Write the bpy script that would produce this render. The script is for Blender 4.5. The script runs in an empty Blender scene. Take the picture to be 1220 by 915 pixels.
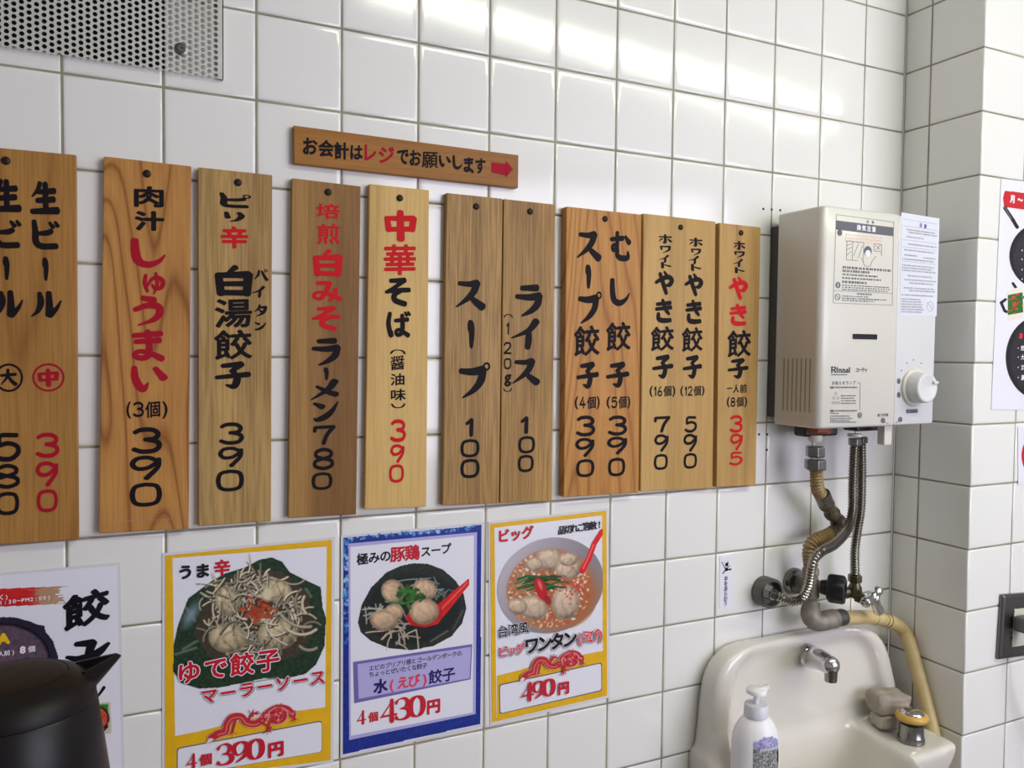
import bpy, bmesh, math, random
import numpy as np
from mathutils import Vector, Matrix, noise

scn = bpy.context.scene
col = scn.collection
rnd = random.Random(7)

# ------------------------------------------------------------------ camera
T = 0.11                       # tile pitch of the wall in metres
Z0 = 1.85                      # height of the first full joint line
F = 964.55                     # focal length in pixels of the 1220 x 915 frame
CAM = np.array([0.06626426, -1.09060612, 1.30864695])
RM = np.array([[0.9008927862882996, -0.4339133381827661, 0.01055474115231961],
               [0.43398714959455875, 0.900127731574914, -0.03775209711512341],
               [0.006880523271825334, 0.038591213985673584, 0.9992313929224891]])
cd = bpy.data.cameras.new('camera')
cd.sensor_fit = 'HORIZONTAL'; cd.sensor_width = 36.0; cd.lens = 36.0 * F / 1220.0
cd.clip_start = 0.02
cam = bpy.data.objects.new('camera', cd); col.objects.link(cam)
mw = Matrix.Identity(4)
for i in range(3):
    mw[i][0] = RM[0][i]; mw[i][1] = RM[2][i]; mw[i][2] = -RM[1][i]; mw[i][3] = CAM[i]
cam.matrix_world = mw
scn.camera = cam

# ------------------------------------------------------------------ light
scn.view_settings.view_transform = 'Standard'
scn.view_settings.look = 'None'
scn.view_settings.gamma = 1.0
scn.view_settings.use_curve_mapping = False
scn.view_settings.exposure = 0.22
w = bpy.data.worlds.new('room_daylight'); scn.world = w
w.use_nodes = True
w.node_tree.nodes['Background'].inputs['Color'].default_value = (0.95, 0.92, 1.0, 1)
w.node_tree.nodes['Background'].inputs['Strength'].default_value = 0.25
LAMP_STRENGTH = 22.0
LAMP_COLOR = (0.96, 1.0, 0.80)
DAY_POWER = 54.0
al = bpy.data.lights.new('shopfront_daylight', 'AREA')
al.shape = 'RECTANGLE'; al.size = 2.0; al.size_y = 1.5; al.energy = DAY_POWER; al.color = (0.82, 0.81, 1.0)
alo = bpy.data.objects.new('shopfront_daylight', al); col.objects.link(alo)
alo.location = (2.3, -3.0, 1.5); alo.rotation_euler = (math.radians(90), 0, math.radians(14))

# ------------------------------------------------------------------ helpers: pixels to points
def ray(u, v):
    return RM.T @ np.array([(u - 610.0) / F, 1.0, -(v - 457.5) / F])

class Plane:
    """a flat face of the place: origin, two unit axes; pixels of the photo are read on it"""
    def __init__(s, o, u, v):
        s.o = np.array(o, float); s.u = np.array(u, float); s.v = np.array(v, float)
        s.n = np.cross(s.u, s.v)
    def off(s, h):
        return Plane(s.o + s.n * h, s.u, s.v)
    def hit(s, px, py):
        r = ray(px, py)
        return CAM + r * (np.dot(s.o - CAM, s.n) / np.dot(r, s.n))
    def uv(s, px, py):
        p = s.hit(px, py) - s.o
        return np.array([np.dot(p, s.u), np.dot(p, s.v)])
    def w(s, u, v, h=0.0):
        return s.o + s.u * u + s.v * v + s.n * h
    def scale(s, px, py):
        a = s.uv(px, py); b = s.uv(px + 1, py); c = s.uv(px, py + 1)
        return b - a, c - a
WALL = Plane((0, 0, 0), (1, 0, 0), (0, 0, 1))
COLX, COLD = 1.4194, 0.1590
FRONT = Plane((0, -COLD, 0), (1, 0, 0), (0, 0, 1))

def pt(px, py, d):
    return WALL.off(d).hit(px, py)
def ptz(px, py, z):
    r = ray(px, py); return CAM + r * ((z - CAM[2]) / r[2])
def ptx(px, py, x):
    r = ray(px, py); return CAM + r * ((x - CAM[0]) / r[0])

# ------------------------------------------------------------------ helpers: materials
def lin(c):
    c = c / 255.0
    return c / 12.92 if c <= 0.04045 else ((c + 0.055) / 1.055) ** 2.4
def rgb(c):
    return (lin(c[0]), lin(c[1]), lin(c[2]), 1.0)
def mat(name, c, rough=0.5, metal=0.0, coat=0.0, bump=0.0, bscale=200.0, vary=0.0, vscale=20.0, spec=None):
    m = bpy.data.materials.new(name); m.use_nodes = True
    nt = m.node_tree; b = nt.nodes['Principled BSDF']
    b.inputs['Base Color'].default_value = rgb(c)
    b.inputs['Roughness'].default_value = rough
    b.inputs['Metallic'].default_value = metal
    b.inputs['Coat Weight'].default_value = coat
    if spec is not None: b.inputs['Specular IOR Level'].default_value = spec
    tc = nt.nodes.new('ShaderNodeTexCoord')
    if vary > 0:
        n = nt.nodes.new('ShaderNodeTexNoise'); n.inputs['Scale'].default_value = vscale; n.inputs['Detail'].default_value = 5
        nt.links.new(tc.outputs['Object'], n.inputs['Vector'])
        r = nt.nodes.new('ShaderNodeValToRGB')
        k = 1 - vary; c0 = rgb(c)
        r.color_ramp.elements[0].position = 0.3; r.color_ramp.elements[1].position = 0.7
        r.color_ramp.elements[0].color = (c0[0] * k, c0[1] * k, c0[2] * k * 0.96, 1)
        r.color_ramp.elements[1].color = c0
        nt.links.new(n.outputs['Fac'], r.inputs['Fac']); nt.links.new(r.outputs['Color'], b.inputs['Base Color'])
    if bump > 0:
        n2 = nt.nodes.new('ShaderNodeTexNoise'); n2.inputs['Scale'].default_value = bscale; n2.inputs['Detail'].default_value = 3
        nt.links.new(tc.outputs['Object'], n2.inputs['Vector'])
        bp = nt.nodes.new('ShaderNodeBump'); bp.inputs['Strength'].default_value = bump; bp.inputs['Distance'].default_value = 0.002
        nt.links.new(n2.outputs['Fac'], bp.inputs['Height']); nt.links.new(bp.outputs['Normal'], b.inputs['Normal'])
    return m

def wood(name, light, dark, rings=6.0, ringmix=0.5, fine=0.35, strips=None, width=0.1, seed=0.0, stretch=0.09, rough=0.45, horizontal=False):
    """planed board: growth-ring bands stretched along the grain, fine pores and glued strips"""
    m = bpy.data.materials.new(name); m.use_nodes = True
    nt = m.node_tree; N = nt.nodes; L = nt.links; b = N['Principled BSDF']
    tc = N.new('ShaderNodeTexCoord')
    mp = N.new('ShaderNodeMapping'); mp.inputs['Location'].default_value = (seed, seed * 1.7, seed * 0.3)
    s = (1.0, 1.0, stretch) if not horizontal else (stretch, 1.0, 1.0)
    mp.inputs['Scale'].default_value = s
    L.new(tc.outputs['Object'], mp.inputs['Vector'])
    n = N.new('ShaderNodeTexNoise'); n.inputs['Scale'].default_value = 7.0; n.inputs['Detail'].default_value = 1.5; n.inputs['Distortion'].default_value = 0.3
    L.new(mp.outputs['Vector'], n.inputs['Vector'])
    mu = N.new('ShaderNodeMath'); mu.operation = 'MULTIPLY'; mu.inputs[1].default_value = rings * 2.6
    L.new(n.outputs['Fac'], mu.inputs[0])
    pp = N.new('ShaderNodeMath'); pp.operation = 'PINGPONG'; pp.inputs[1].default_value = 1.0
    L.new(mu.outputs[0], pp.inputs[0])
    r = N.new('ShaderNodeValToRGB'); e = r.color_ramp.elements
    e[0].position = 0.0; e[0].color = rgb(light); e[1].position = 1.0
    ringmix = min(1.25, ringmix * 1.9); dl = tuple(light[i] + (dark[i] - light[i]) * ringmix for i in range(3))
    e[1].color = rgb(dl)
    q = e.new(0.72); q.color = rgb(tuple(light[i] + (dark[i] - light[i]) * ringmix * 0.22 for i in range(3)))
    L.new(pp.outputs[0], r.inputs['Fac'])
    mp2 = N.new('ShaderNodeMapping')
    mp2.inputs['Scale'].default_value = (420, 420, 14) if not horizontal else (14, 420, 420)
    mp2.inputs['Location'].default_value = (seed * 3, 0, seed)
    L.new(tc.outputs['Object'], mp2.inputs['Vector'])
    n2 = N.new('ShaderNodeTexNoise'); n2.inputs['Scale'].default_value = 1.0; n2.inputs['Detail'].default_value = 3
    L.new(mp2.outputs['Vector'], n2.inputs['Vector'])
    r2 = N.new('ShaderNodeValToRGB'); r2.color_ramp.elements[0].position = 0.32; r2.color_ramp.elements[1].position = 0.62
    k = 1 - fine
    r2.color_ramp.elements[0].color = (k, k * 0.97, k * 0.92, 1); r2.color_ramp.elements[1].color = (1, 1, 1, 1)
    L.new(n2.outputs['Fac'], r2.inputs['Fac'])
    mx = N.new('ShaderNodeMix'); mx.data_type = 'RGBA'; mx.blend_type = 'MULTIPLY'; mx.inputs['Factor'].default_value = 1.0
    L.new(r.outputs['Color'], mx.inputs[6]); L.new(r2.outputs['Color'], mx.inputs[7])
    outc = mx.outputs[2]
    # broad tonal blotches along the board
    n3 = N.new('ShaderNodeTexNoise'); n3.inputs['Scale'].default_value = 2.3; n3.inputs['Detail'].default_value = 2
    L.new(mp.outputs['Vector'], n3.inputs['Vector'])
    r3 = N.new('ShaderNodeValToRGB'); r3.color_ramp.elements[0].position = 0.35; r3.color_ramp.elements[1].position = 0.65
    r3.color_ramp.elements[0].color = (0.86, 0.83, 0.80, 1); r3.color_ramp.elements[1].color = (1.05, 1.05, 1.05, 1)
    L.new(n3.outputs['Fac'], r3.inputs['Fac'])
    mx3 = N.new('ShaderNodeMix'); mx3.data_type = 'RGBA'; mx3.blend_type = 'MULTIPLY'; mx3.inputs['Factor'].default_value = 1.0
    L.new(outc, mx3.inputs[6]); L.new(r3.outputs['Color'], mx3.inputs[7]); outc = mx3.outputs[2]
    if strips:
        sx = N.new('ShaderNodeSeparateXYZ'); L.new(tc.outputs['Object'], sx.inputs[0])
        dv = N.new('ShaderNodeMath'); dv.operation = 'DIVIDE'; dv.inputs[1].default_value = width
        L.new(sx.outputs['X'], dv.inputs[0])
        r4 = N.new('ShaderNodeValToRGB'); r4.color_ramp.interpolation = 'LINEAR'
        el = r4.color_ramp.elements
        pts = []
        for i, (p, tint) in enumerate(strips):
            nxt = strips[i + 1][0] if i + 1 < len(strips) else 1.0
            pts += [(min(p + 0.012, 1), tint), (max(nxt - 0.012, 0), tint)]
        el[0].position = pts[0][0]; el[0].color = (*pts[0][1], 1)
        el[1].position = pts[-1][0]; el[1].color = (*pts[-1][1], 1)
        for p, tint in pts[1:-1]:
            z = el.new(p); z.color = (*tint, 1)
        L.new(dv.outputs[0], r4.inputs['Fac'])
        mx4 = N.new('ShaderNodeMix'); mx4.data_type = 'RGBA'; mx4.blend_type = 'MULTIPLY'; mx4.inputs['Factor'].default_value = 1.0
        L.new(outc, mx4.inputs[6]); L.new(r4.outputs['Color'], mx4.inputs[7]); outc = mx4.outputs[2]
    L.new(outc, b.inputs['Base Color'])
    b.inputs['Roughness'].default_value = rough; b.inputs['Specular IOR Level'].default_value = 0.22
    bp = N.new('ShaderNodeBump'); bp.inputs['Strength'].default_value = 0.12; bp.inputs['Distance'].default_value = 0.001
    L.new(n2.outputs['Fac'], bp.inputs['Height']); L.new(bp.outputs['Normal'], b.inputs['Normal'])
    return m

def print_mat(name, rough=0.3):
    m = bpy.data.materials.new(name); m.use_nodes = True
    nt = m.node_tree; b = nt.nodes['Principled BSDF']
    a = nt.nodes.new('ShaderNodeVertexColor'); a.layer_name = 'ink'
    nt.links.new(a.outputs['Color'], b.inputs['Base Color']); b.inputs['Roughness'].default_value = rough
    return m

M = {}
M['black_paint'] = mat('black_brush_paint', (22, 17, 21), 0.6, spec=0.12)
M['red_paint'] = mat('red_brush_paint', (196, 26, 34), 0.6, spec=0.12)
M['dark_red_paint'] = mat('dark_red_brush_paint', (162, 18, 40), 0.6, spec=0.12)
M['nail'] = mat('rusty_nail', (46, 36, 30), 0.5, 0.6)
M['paper'] = mat('laminated_paper', (228, 227, 236), 0.22)
M['sheet'] = mat('laminate_film', (214, 212, 216), 0.18)
M['yellow_ink'] = mat('yellow_print', (232, 180, 22), 0.25, vary=0.12, vscale=60)
M['blue_ink'] = mat('blue_print', (18, 44, 140), 0.25)
M['lilac_ink'] = mat('lilac_print', (176, 170, 218), 0.25)
M['violet_ink'] = mat('violet_print', (112, 100, 168), 0.25)
M['red_ink'] = mat('red_print', (196, 22, 44), 0.25)
M['pale_red_ink'] = mat('rose_print', (222, 60, 76), 0.25)
M['black_ink'] = mat('black_print', (22, 20, 28), 0.25)
M['navy_ink'] = mat('navy_print', (30, 28, 96), 0.25)
M['gold_ink'] = mat('gold_print', (236, 190, 30), 0.25)
M['white_ink'] = mat('white_print', (236, 234, 240), 0.25)
M['grey_ink'] = mat('grey_print', (96, 96, 102), 0.35)
M['light_grey_ink'] = mat('light_grey_print', (150, 150, 156), 0.35)
M['peach_ink'] = mat('peach_print', (232, 200, 184), 0.35)
M['ink_photo'] = print_mat('printed_food_photo', 0.25)
M['tile'] = mat('glazed_white_tile', (229, 228, 223), 0.11, spec=0.5)
M['grout'] = mat('dirty_grout', (166, 159, 138), 0.85, vary=0.5, vscale=14)
M['plaster'] = mat('ceiling_board', (215, 213, 206), 0.8)
M['floor'] = mat('floor_vinyl', (120, 112, 104), 0.5, vary=0.2)
M['vent'] = mat('grey_painted_steel', (198, 198, 190), 0.45, 0.1, vary=0.08, vscale=10)
M['dark'] = mat('dark_void', (22, 22, 22), 0.9)
M['screw'] = mat('dull_screw', (112, 112, 106), 0.35, 0.9)
M['appliance'] = mat('enamelled_sheet_steel', (212, 208, 198), 0.32, coat=0.15)
M['appliance_panel'] = mat('white_plastic_panel', (212, 212, 213), 0.35)
M['slot_shade'] = mat('groove_shade_grey', (150, 144, 132), 0.5)  # casing colour darkened to stand for the shade inside the embossed slots
M['bracket'] = mat('dark_grey_bracket', (70, 68, 64), 0.5)
M['knob'] = mat('white_knob_plastic', (216, 216, 216), 0.3)
M['dim_plastic'] = mat('grey_plastic', (120, 118, 114), 0.4)
M['sticker'] = mat('silvery_label_film', (222, 224, 234), 0.16)
M['chrome'] = mat('chrome', (205, 205, 205), 0.09, 1.0)
M['old_chrome'] = mat('worn_chrome', (150, 150, 146), 0.22, 1.0, vary=0.35, vscale=60)
M['hose_steel'] = mat('stainless_hose', (150, 146, 138), 0.24, 1.0)
M['brass'] = mat('tarnished_brass', (112, 106, 84), 0.35, 0.9, vary=0.4, vscale=90)
M['cast'] = mat('weathered_grey_fitting', (150, 142, 130), 0.55, 0.3, vary=0.4, vscale=70, bump=0.3, bscale=120)
M['flange'] = mat('dull_dark_flange', (112, 108, 102), 0.45, 0.5, vary=0.3, vscale=70)
M['beige_tube'] = mat('yellowed_beige_tape', (160, 134, 88), 0.45, vary=0.4, vscale=80)
M['beige_hose'] = mat('yellowed_vinyl_hose', (204, 182, 128), 0.4, vary=0.12, vscale=30)
M['grime'] = mat('oily_brown_tape', (92, 80, 58), 0.4, vary=0.6, vscale=110, bump=0.4, bscale=160)
M['black_rubber'] = mat('black_rubber', (18, 17, 19), 0.4)
M['sleeve'] = mat('dark_grey_sleeve', (66, 66, 62), 0.45, vary=0.3, vscale=80)
M['ceramic'] = mat('ivory_glazed_ceramic', (219, 214, 205), 0.1, coat=0.4)
M['bottle'] = mat('white_bottle_plastic', (238, 236, 236), 0.32)
M['collar'] = mat('pale_grey_pump_plastic', (214, 214, 222), 0.35)
M['amber'] = mat('amber_plastic_ring', (214, 170, 82), 0.3, vary=0.15, vscale=60)
M['sponge'] = mat('grey_sponge', (196, 188, 174), 0.95, bump=0.8, bscale=260, vary=0.25, vscale=60)
M['cloth'] = mat('grey_beige_cloth', (168, 158, 146), 0.95, bump=0.6, bscale=300, vary=0.25, vscale=40)
M['steel_plate'] = mat('brushed_steel_plate', (112, 110, 106), 0.35, 1.0)
M['socket'] = mat('cream_socket', (200, 196, 180), 0.4)
M['plug'] = mat('grey_rubber_plug', (98, 96, 98), 0.5)
M['pot'] = mat('matt_black_plastic', (17, 14, 15), 0.38, spec=0.28)
M['pot_lid'] = mat('dark_brown_plastic', (19, 15, 13), 0.45, spec=0.25)
M['table'] = wood('table_wood', (150, 110, 70), (124, 88, 54), seed=9.0, horizontal=True)
M['orange_part'] = mat('copper_orange_part', (138, 72, 40), 0.5, 0.2)
M['lamp_body'] = mat('white_lamp_housing', (225, 225, 222), 0.4)

# ------------------------------------------------------------------ helpers: objects
def tag(o, label=None, cat=None, group=None, kind=None):
    if label: o['label'] = label
    if cat: o['category'] = cat
    if group: o['group'] = group
    if kind: o['kind'] = kind
    return o
def thing(name, label, cat, loc=(0, 0, 0), group=None):
    o = bpy.data.objects.new(name, None); col.objects.link(o)
    o.empty_display_size = 0.03
    o.location = Vector([float(x) for x in loc])
    return tag(o, label, cat, group)

class MB:
    """collects vertices and faces in world space and links them as ONE mesh"""
    def __init__(s): s.v = []; s.f = []
    def add(s, vs, fs):
        b = len(s.v); s.v += [tuple(float(c) for c in p) for p in vs]
        s.f += [tuple(i + b for i in f) for f in fs]; return s
    def box(s, lo, hi):
        x0, y0, z0 = lo; x1, y1, z1 = hi
        return s.add([(x0, y0, z0), (x1, y0, z0), (x1, y1, z0), (x0, y1, z0), (x0, y0, z1), (x1, y0, z1), (x1, y1, z1), (x0, y1, z1)],
                     [(0, 3, 2, 1), (4, 5, 6, 7), (0, 1, 5, 4), (1, 2, 6, 5), (2, 3, 7, 6), (3, 0, 4, 7)])
    def prism(s, poly_lo, poly_hi):
        n = len(poly_lo)
        return s.add(list(poly_lo) + list(poly_hi),
                     [tuple(range(n))[::-1], tuple(range(n, 2 * n))] + [(i, (i + 1) % n, n + (i + 1) % n, n + i) for i in range(n)])
    def lathe(s, c, axis, prof, n=32, ref=None, cap=True):
        """prof: list of (distance along axis, radius)"""
        a = np.array(axis, float); a /= np.linalg.norm(a)
        r = np.array(ref if ref is not None else ((0, 0, 1) if abs(a[2]) < 0.9 else (1, 0, 0)), float)
        p = r - a * np.dot(r, a); p /= np.linalg.norm(p); q = np.cross(a, p); c = np.array(c, float)
        vs = []; fs = []
        for h, rr in prof:
            for i in range(n):
                t = 2 * math.pi * i / n
                vs.append(c + a * h + (p * math.cos(t) + q * math.sin(t)) * rr)
        m = len(prof)
        for j in range(m - 1):
            for i in range(n):
                k = (i + 1) % n
                fs.append((j * n + i, j * n + k, (j + 1) * n + k, (j + 1) * n + i))
        if cap:
            fs.append(tuple(range(n))[::-1]); fs.append(tuple((m - 1) * n + i for i in range(n)))
        return s.add(vs, fs)
    def tube(s, pts, rad, n=14, cap=True):
        """rad: a number or a list with one radius per point"""
        P = np.array(pts, float); m = len(P)
        R = [rad] * m if np.isscalar(rad) else list(rad)
        tg = np.gradient(P, axis=0); tg /= np.linalg.norm(tg, axis=1)[:, None] + 1e-12
        up = np.array((0, 0, 1.0)) if abs(tg[0][2]) < 0.9 else np.array((1.0, 0, 0))
        p = up - tg[0] * np.dot(up, tg[0]); p /= np.linalg.norm(p)
        vs = []; fs = []
        for j in range(m):
            p = p - tg[j] * np.dot(p, tg[j]); p /= np.linalg.norm(p); q = np.cross(tg[j], p)
            for i in range(n):
                t = 2 * math.pi * i / n
                vs.append(P[j] + (p * math.cos(t) + q * math.sin(t)) * R[j])
        for j in range(m - 1):
            for i in range(n):
                k = (i + 1) % n
                fs.append((j * n + i, j * n + k, (j + 1) * n + k, (j + 1) * n + i))
        if cap:
            fs.append(tuple(range(n))[::-1]); fs.append(tuple((m - 1) * n + i for i in range(n)))
        return s.add(vs, fs)
    def build(s, name, m, parent=None, smooth=False, loc=None, bevel=0.0, angle=35):
        me = bpy.data.meshes.new(name)
        base = Vector((0, 0, 0))
        if parent is not None:
            q = parent
            while q is not None:
                base += q.location; q = q.parent
        elif loc is not None:
            base = Vector([float(x) for x in loc])
        own = Vector((0, 0, 0))
        if parent is not None and loc is not None:
            own = Vector([float(x) for x in loc]) - base
        off = base + own
        me.from_pydata([(v[0] - off.x, v[1] - off.y, v[2] - off.z) for v in s.v], [], s.f)
        me.update()
        if m is not None: me.materials.append(m)
        if smooth:
            me.shade_smooth()
            if angle: me.set_sharp_from_angle(angle=math.radians(angle))
        o = bpy.data.objects.new(name, me); col.objects.link(o)
        if parent is not None:
            o.parent = parent; o.location = own
        elif loc is not None:
            o.location = base
        if bevel:
            bm = o.modifiers.new('soft_edges', 'BEVEL'); bm.width = bevel; bm.segments = 2; bm.limit_method = 'ANGLE'
        return o

def spline(pts, step=0.004):
    """Catmull-Rom through 3D points, resampled at about STEP"""
    P = np.array(pts, float); P = np.vstack([2 * P[0] - P[1], P, 2 * P[-1] - P[-2]])
    out = []
    for i in range(1, len(P) - 2):
        n = max(2, int(np.linalg.norm(P[i + 1] - P[i]) / step * 2))
        for k in range(n):
            t = k / n
            out.append(0.5 * ((2 * P[i]) + (-P[i - 1] + P[i + 1]) * t + (2 * P[i - 1] - 5 * P[i] + 4 * P[i + 1] - P[i + 2]) * t * t + (-P[i - 1] + 3 * P[i] - 3 * P[i + 1] + P[i + 2]) * t ** 3))
    out.append(P[-2]); out = np.array(out)
    d = np.r_[0, np.cumsum(np.linalg.norm(np.diff(out, axis=0), axis=1))]
    m = max(3, int(d[-1] / step) + 1)
    s = np.linspace(0, d[-1], m)
    return np.stack([np.interp(s, d, out[:, k]) for k in range(out.shape[1])], 1)
def corrugated(pts, r, pitch=0.004, amp=0.0012):
    P = spline(pts, pitch / 4.0)
    R = [r + amp * math.cos(2 * math.pi * i / 4.0) for i in range(len(P))]
    return P, R

# ------------------------------------------------------------------ lettering
BR = {
 'ス': "16,13,9 50,14,12 76,9,15 76,9,15 66,38,14 44,65,11 6,95,3;50,54,7 70,73,13 95,92,17",
 '|': "16,6,40 52,22,56 54,60,52 50,95,40",
 'プ': "6,24,9 40,26,12 76,21,15 76,21,15 70,50,14 48,76,10 14,97,3;o 88,11,9,6",
 'ラ': "22,8,10 78,5,14;4,36,9 50,37,13 88,31,15 88,31,15 80,60,15 56,82,11 24,98,4",
 'イ': "86,2,15 60,36,11 4,64,3;61,36,11 61,70,13 58,98,11",
 'ン': "8,16,8 36,32,16;94,8,3 74,50,11 48,80,16 18,95,12 8,88,5",
 'メ': "82,4,16 60,44,13 6,93,3;24,30,7 60,56,13 86,68,15",
 'ビ': "14,4,10 18,40,13 20,76,14 40,91,13 90,88,13;24,47,8 60,42,12 74,35,11;68,5,6 80,20,10;88,2,6 97,15,9",
 'ル': "28,6,9 32,40,13 22,74,9 2,95,3;58,3,11 60,50,14 60,87,16 60,87,16 82,64,9 98,32,3",
 'ピ': "8,6,9 16,40,13 16,84,14 40,92,14 88,87,14;20,50,11 60,44,13 80,36,13;o 90,15,11,7",
 'リ': "18,8,12 24,60,16;74,5,15 84,36,17 66,76,13 34,98,4",
 'パ': "36,14,8 30,50,11 4,85,3;56,20,9 74,56,13 93,86,14;o 86,14,10,6",
 'タ': "44,4,10 34,34,10 4,60,3;42,24,9 86,19,14 86,19,14 70,64,13 18,98,3;40,46,8 66,62,12",
 'ホ': "8,30,8 94,25,11;50,3,10 52,50,12 50,93,12 34,86,4;26,52,9 6,82,3;72,50,8 95,74,12",
 'ワ': "12,14,10 18,54,10;12,18,10 90,11,13 90,11,13 80,56,12 28,97,3",
 'ト': "34,2,13 36,98,13;40,36,9 94,60,15",
 'む': "6,29,9 62,22,12;36,3,10 36,44,11 32,62,12 16,67,9 14,52,8 32,49,9 38,66,10 38,86,12 56,95,13 88,92,12 90,70,5;76,16,8 95,36,13",
 'し': "16,3,12 18,50,14 26,84,15 50,95,15 78,80,9 95,54,3",
 'や': "4,52,9 44,32,12 76,26,13 92,40,14 78,60,12 58,62,5;50,3,7 66,24,12;26,13,11 46,60,13 62,98,11",
 'き': "14,22,10 86,13,12;10,45,10 90,34,12;44,2,10 62,44,12 80,66,8;22,66,11 24,90,13 50,97,14 88,94,12",
 'そ': "24,10,10 78,5,12 78,5,12 40,34,9 6,54,7 6,54,7 60,45,11 96,42,11;66,46,9 40,62,12 42,84,13 80,97,13",
 'ば': "12,8,10 6,50,12 18,95,12 24,78,3;36,36,9 90,30,11;66,14,10 68,54,12 64,84,11 46,92,10 38,80,8 54,72,9 93,93,12;78,2,5 86,13,8;92,0,5 99,11,7",
 'み': "18,12,11 58,10,13 58,10,13 48,50,11 28,85,11 8,82,9 8,62,8 34,55,10 64,66,12 97,84,13;82,36,10 76,70,11 58,98,4",
 'ゅ': "10,14,10 6,50,12 18,86,9;14,66,7 40,30,10 70,22,12 92,40,13 82,66,12 54,72,9 40,56,7;58,3,9 64,50,11 48,98,4",
 'う': "32,4,11 70,10,14;6,45,10 46,30,12 82,32,15 88,54,15 68,78,11 16,99,3",
 'ま': "8,18,10 92,9,12;14,38,10 88,32,12;52,2,10 56,50,12 52,84,12 30,93,11 10,84,10 22,71,9 54,74,10 95,94,13",
 'い': "8,8,10 12,54,14 32,91,14 48,68,4;70,12,10 94,48,16",
 '中': "8,26,10 14,68,12;10,28,10 88,21,13 88,21,13 84,62,12;14,66,10 84,59,11;48,2,12 50,98,14",
 '子': "20,12,10 76,5,14 76,5,14 46,34,9;50,32,10 64,60,13 54,93,13 30,88,4;2,58,9 98,46,13",
 '白': "54,2,11 32,25,5;10,30,12 16,95,13;10,32,11 88,25,15 88,25,15 84,93,13;20,61,10 80,57,11;18,91,11 82,89,12",
 '大': "6,38,10 94,31,12;48,3,12 44,46,11 6,95,3;50,44,9 72,74,13 96,93,14",
 '生': "32,3,10 24,24,9 2,46,3;26,30,9 86,23,12;22,57,10 84,50,12;2,92,10 98,84,14;52,4,12 54,88,12",
 '3': "8,14,12 30,4,13 70,5,13 90,22,13 78,42,13 44,46,12;50,46,12 86,56,13 94,76,13 76,94,13 34,97,13 4,86,12",
 '9': "86,20,12 56,4,12 20,8,12 6,32,12 22,53,12 56,50,12 88,24,12;90,12,12 86,50,12 50,98,13",
 '0': "50,3,12 86,13,12 96,50,12 86,87,12 50,97,12 14,87,12 4,50,12 14,13,12 50,3,12",
 '5': "88,5,12 24,6,12 18,44,12 18,44,12 54,36,12 88,48,12 92,74,13 66,96,13 30,97,13 6,86,12",
 '8': "50,48,11 14,36,12 14,14,12 50,3,12 86,14,12 86,36,12 50,48,11 10,60,12 8,84,12 50,97,12 92,84,12 90,60,12 50,48,11",
 '7': "6,30,11 8,8,12 8,8,12 92,6,13 92,6,13 62,50,13 46,98,12",
 '1': "24,26,14 62,4,20 62,4,20 60,98,20",
 '2': "8,24,12 30,4,12 74,6,12 88,30,12 60,60,12 8,95,12 8,95,12 94,95,12",
 '6': "70,3,12 30,30,12 6,70,12 24,96,12 70,96,12 92,74,12 70,52,12 24,58,12 8,74,12",
 '4': "60,4,12 6,68,11 6,68,11 96,68,12;66,36,12 66,98,12",
 's3': "10,18,13 28,4,4 60,4,9 78,24,17 62,44,8 34,48,3;34,48,3 72,54,10 88,76,20 66,95,10 28,97,5 10,86,14",
 's9': "50,3,4 20,16,15 12,36,19 28,60,9 50,63,4 76,46,8;50,3,5 78,14,13 87,36,20 74,72,13 26,98,4",
 's0': "50,3,5 20,20,18 12,50,22 20,80,18 50,97,5 80,80,18 88,50,22 80,20,18 50,3,5",
 's4': "72,3,4 8,70,5 8,70,6 96,70,7;68,3,15 68,84,18 68,97,18",
 '(v': "4,90,8 20,30,12 50,12,13 80,30,12 96,90,8",
 ')v': "4,10,8 20,70,12 50,88,13 80,70,12 96,10,8",
}
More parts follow.
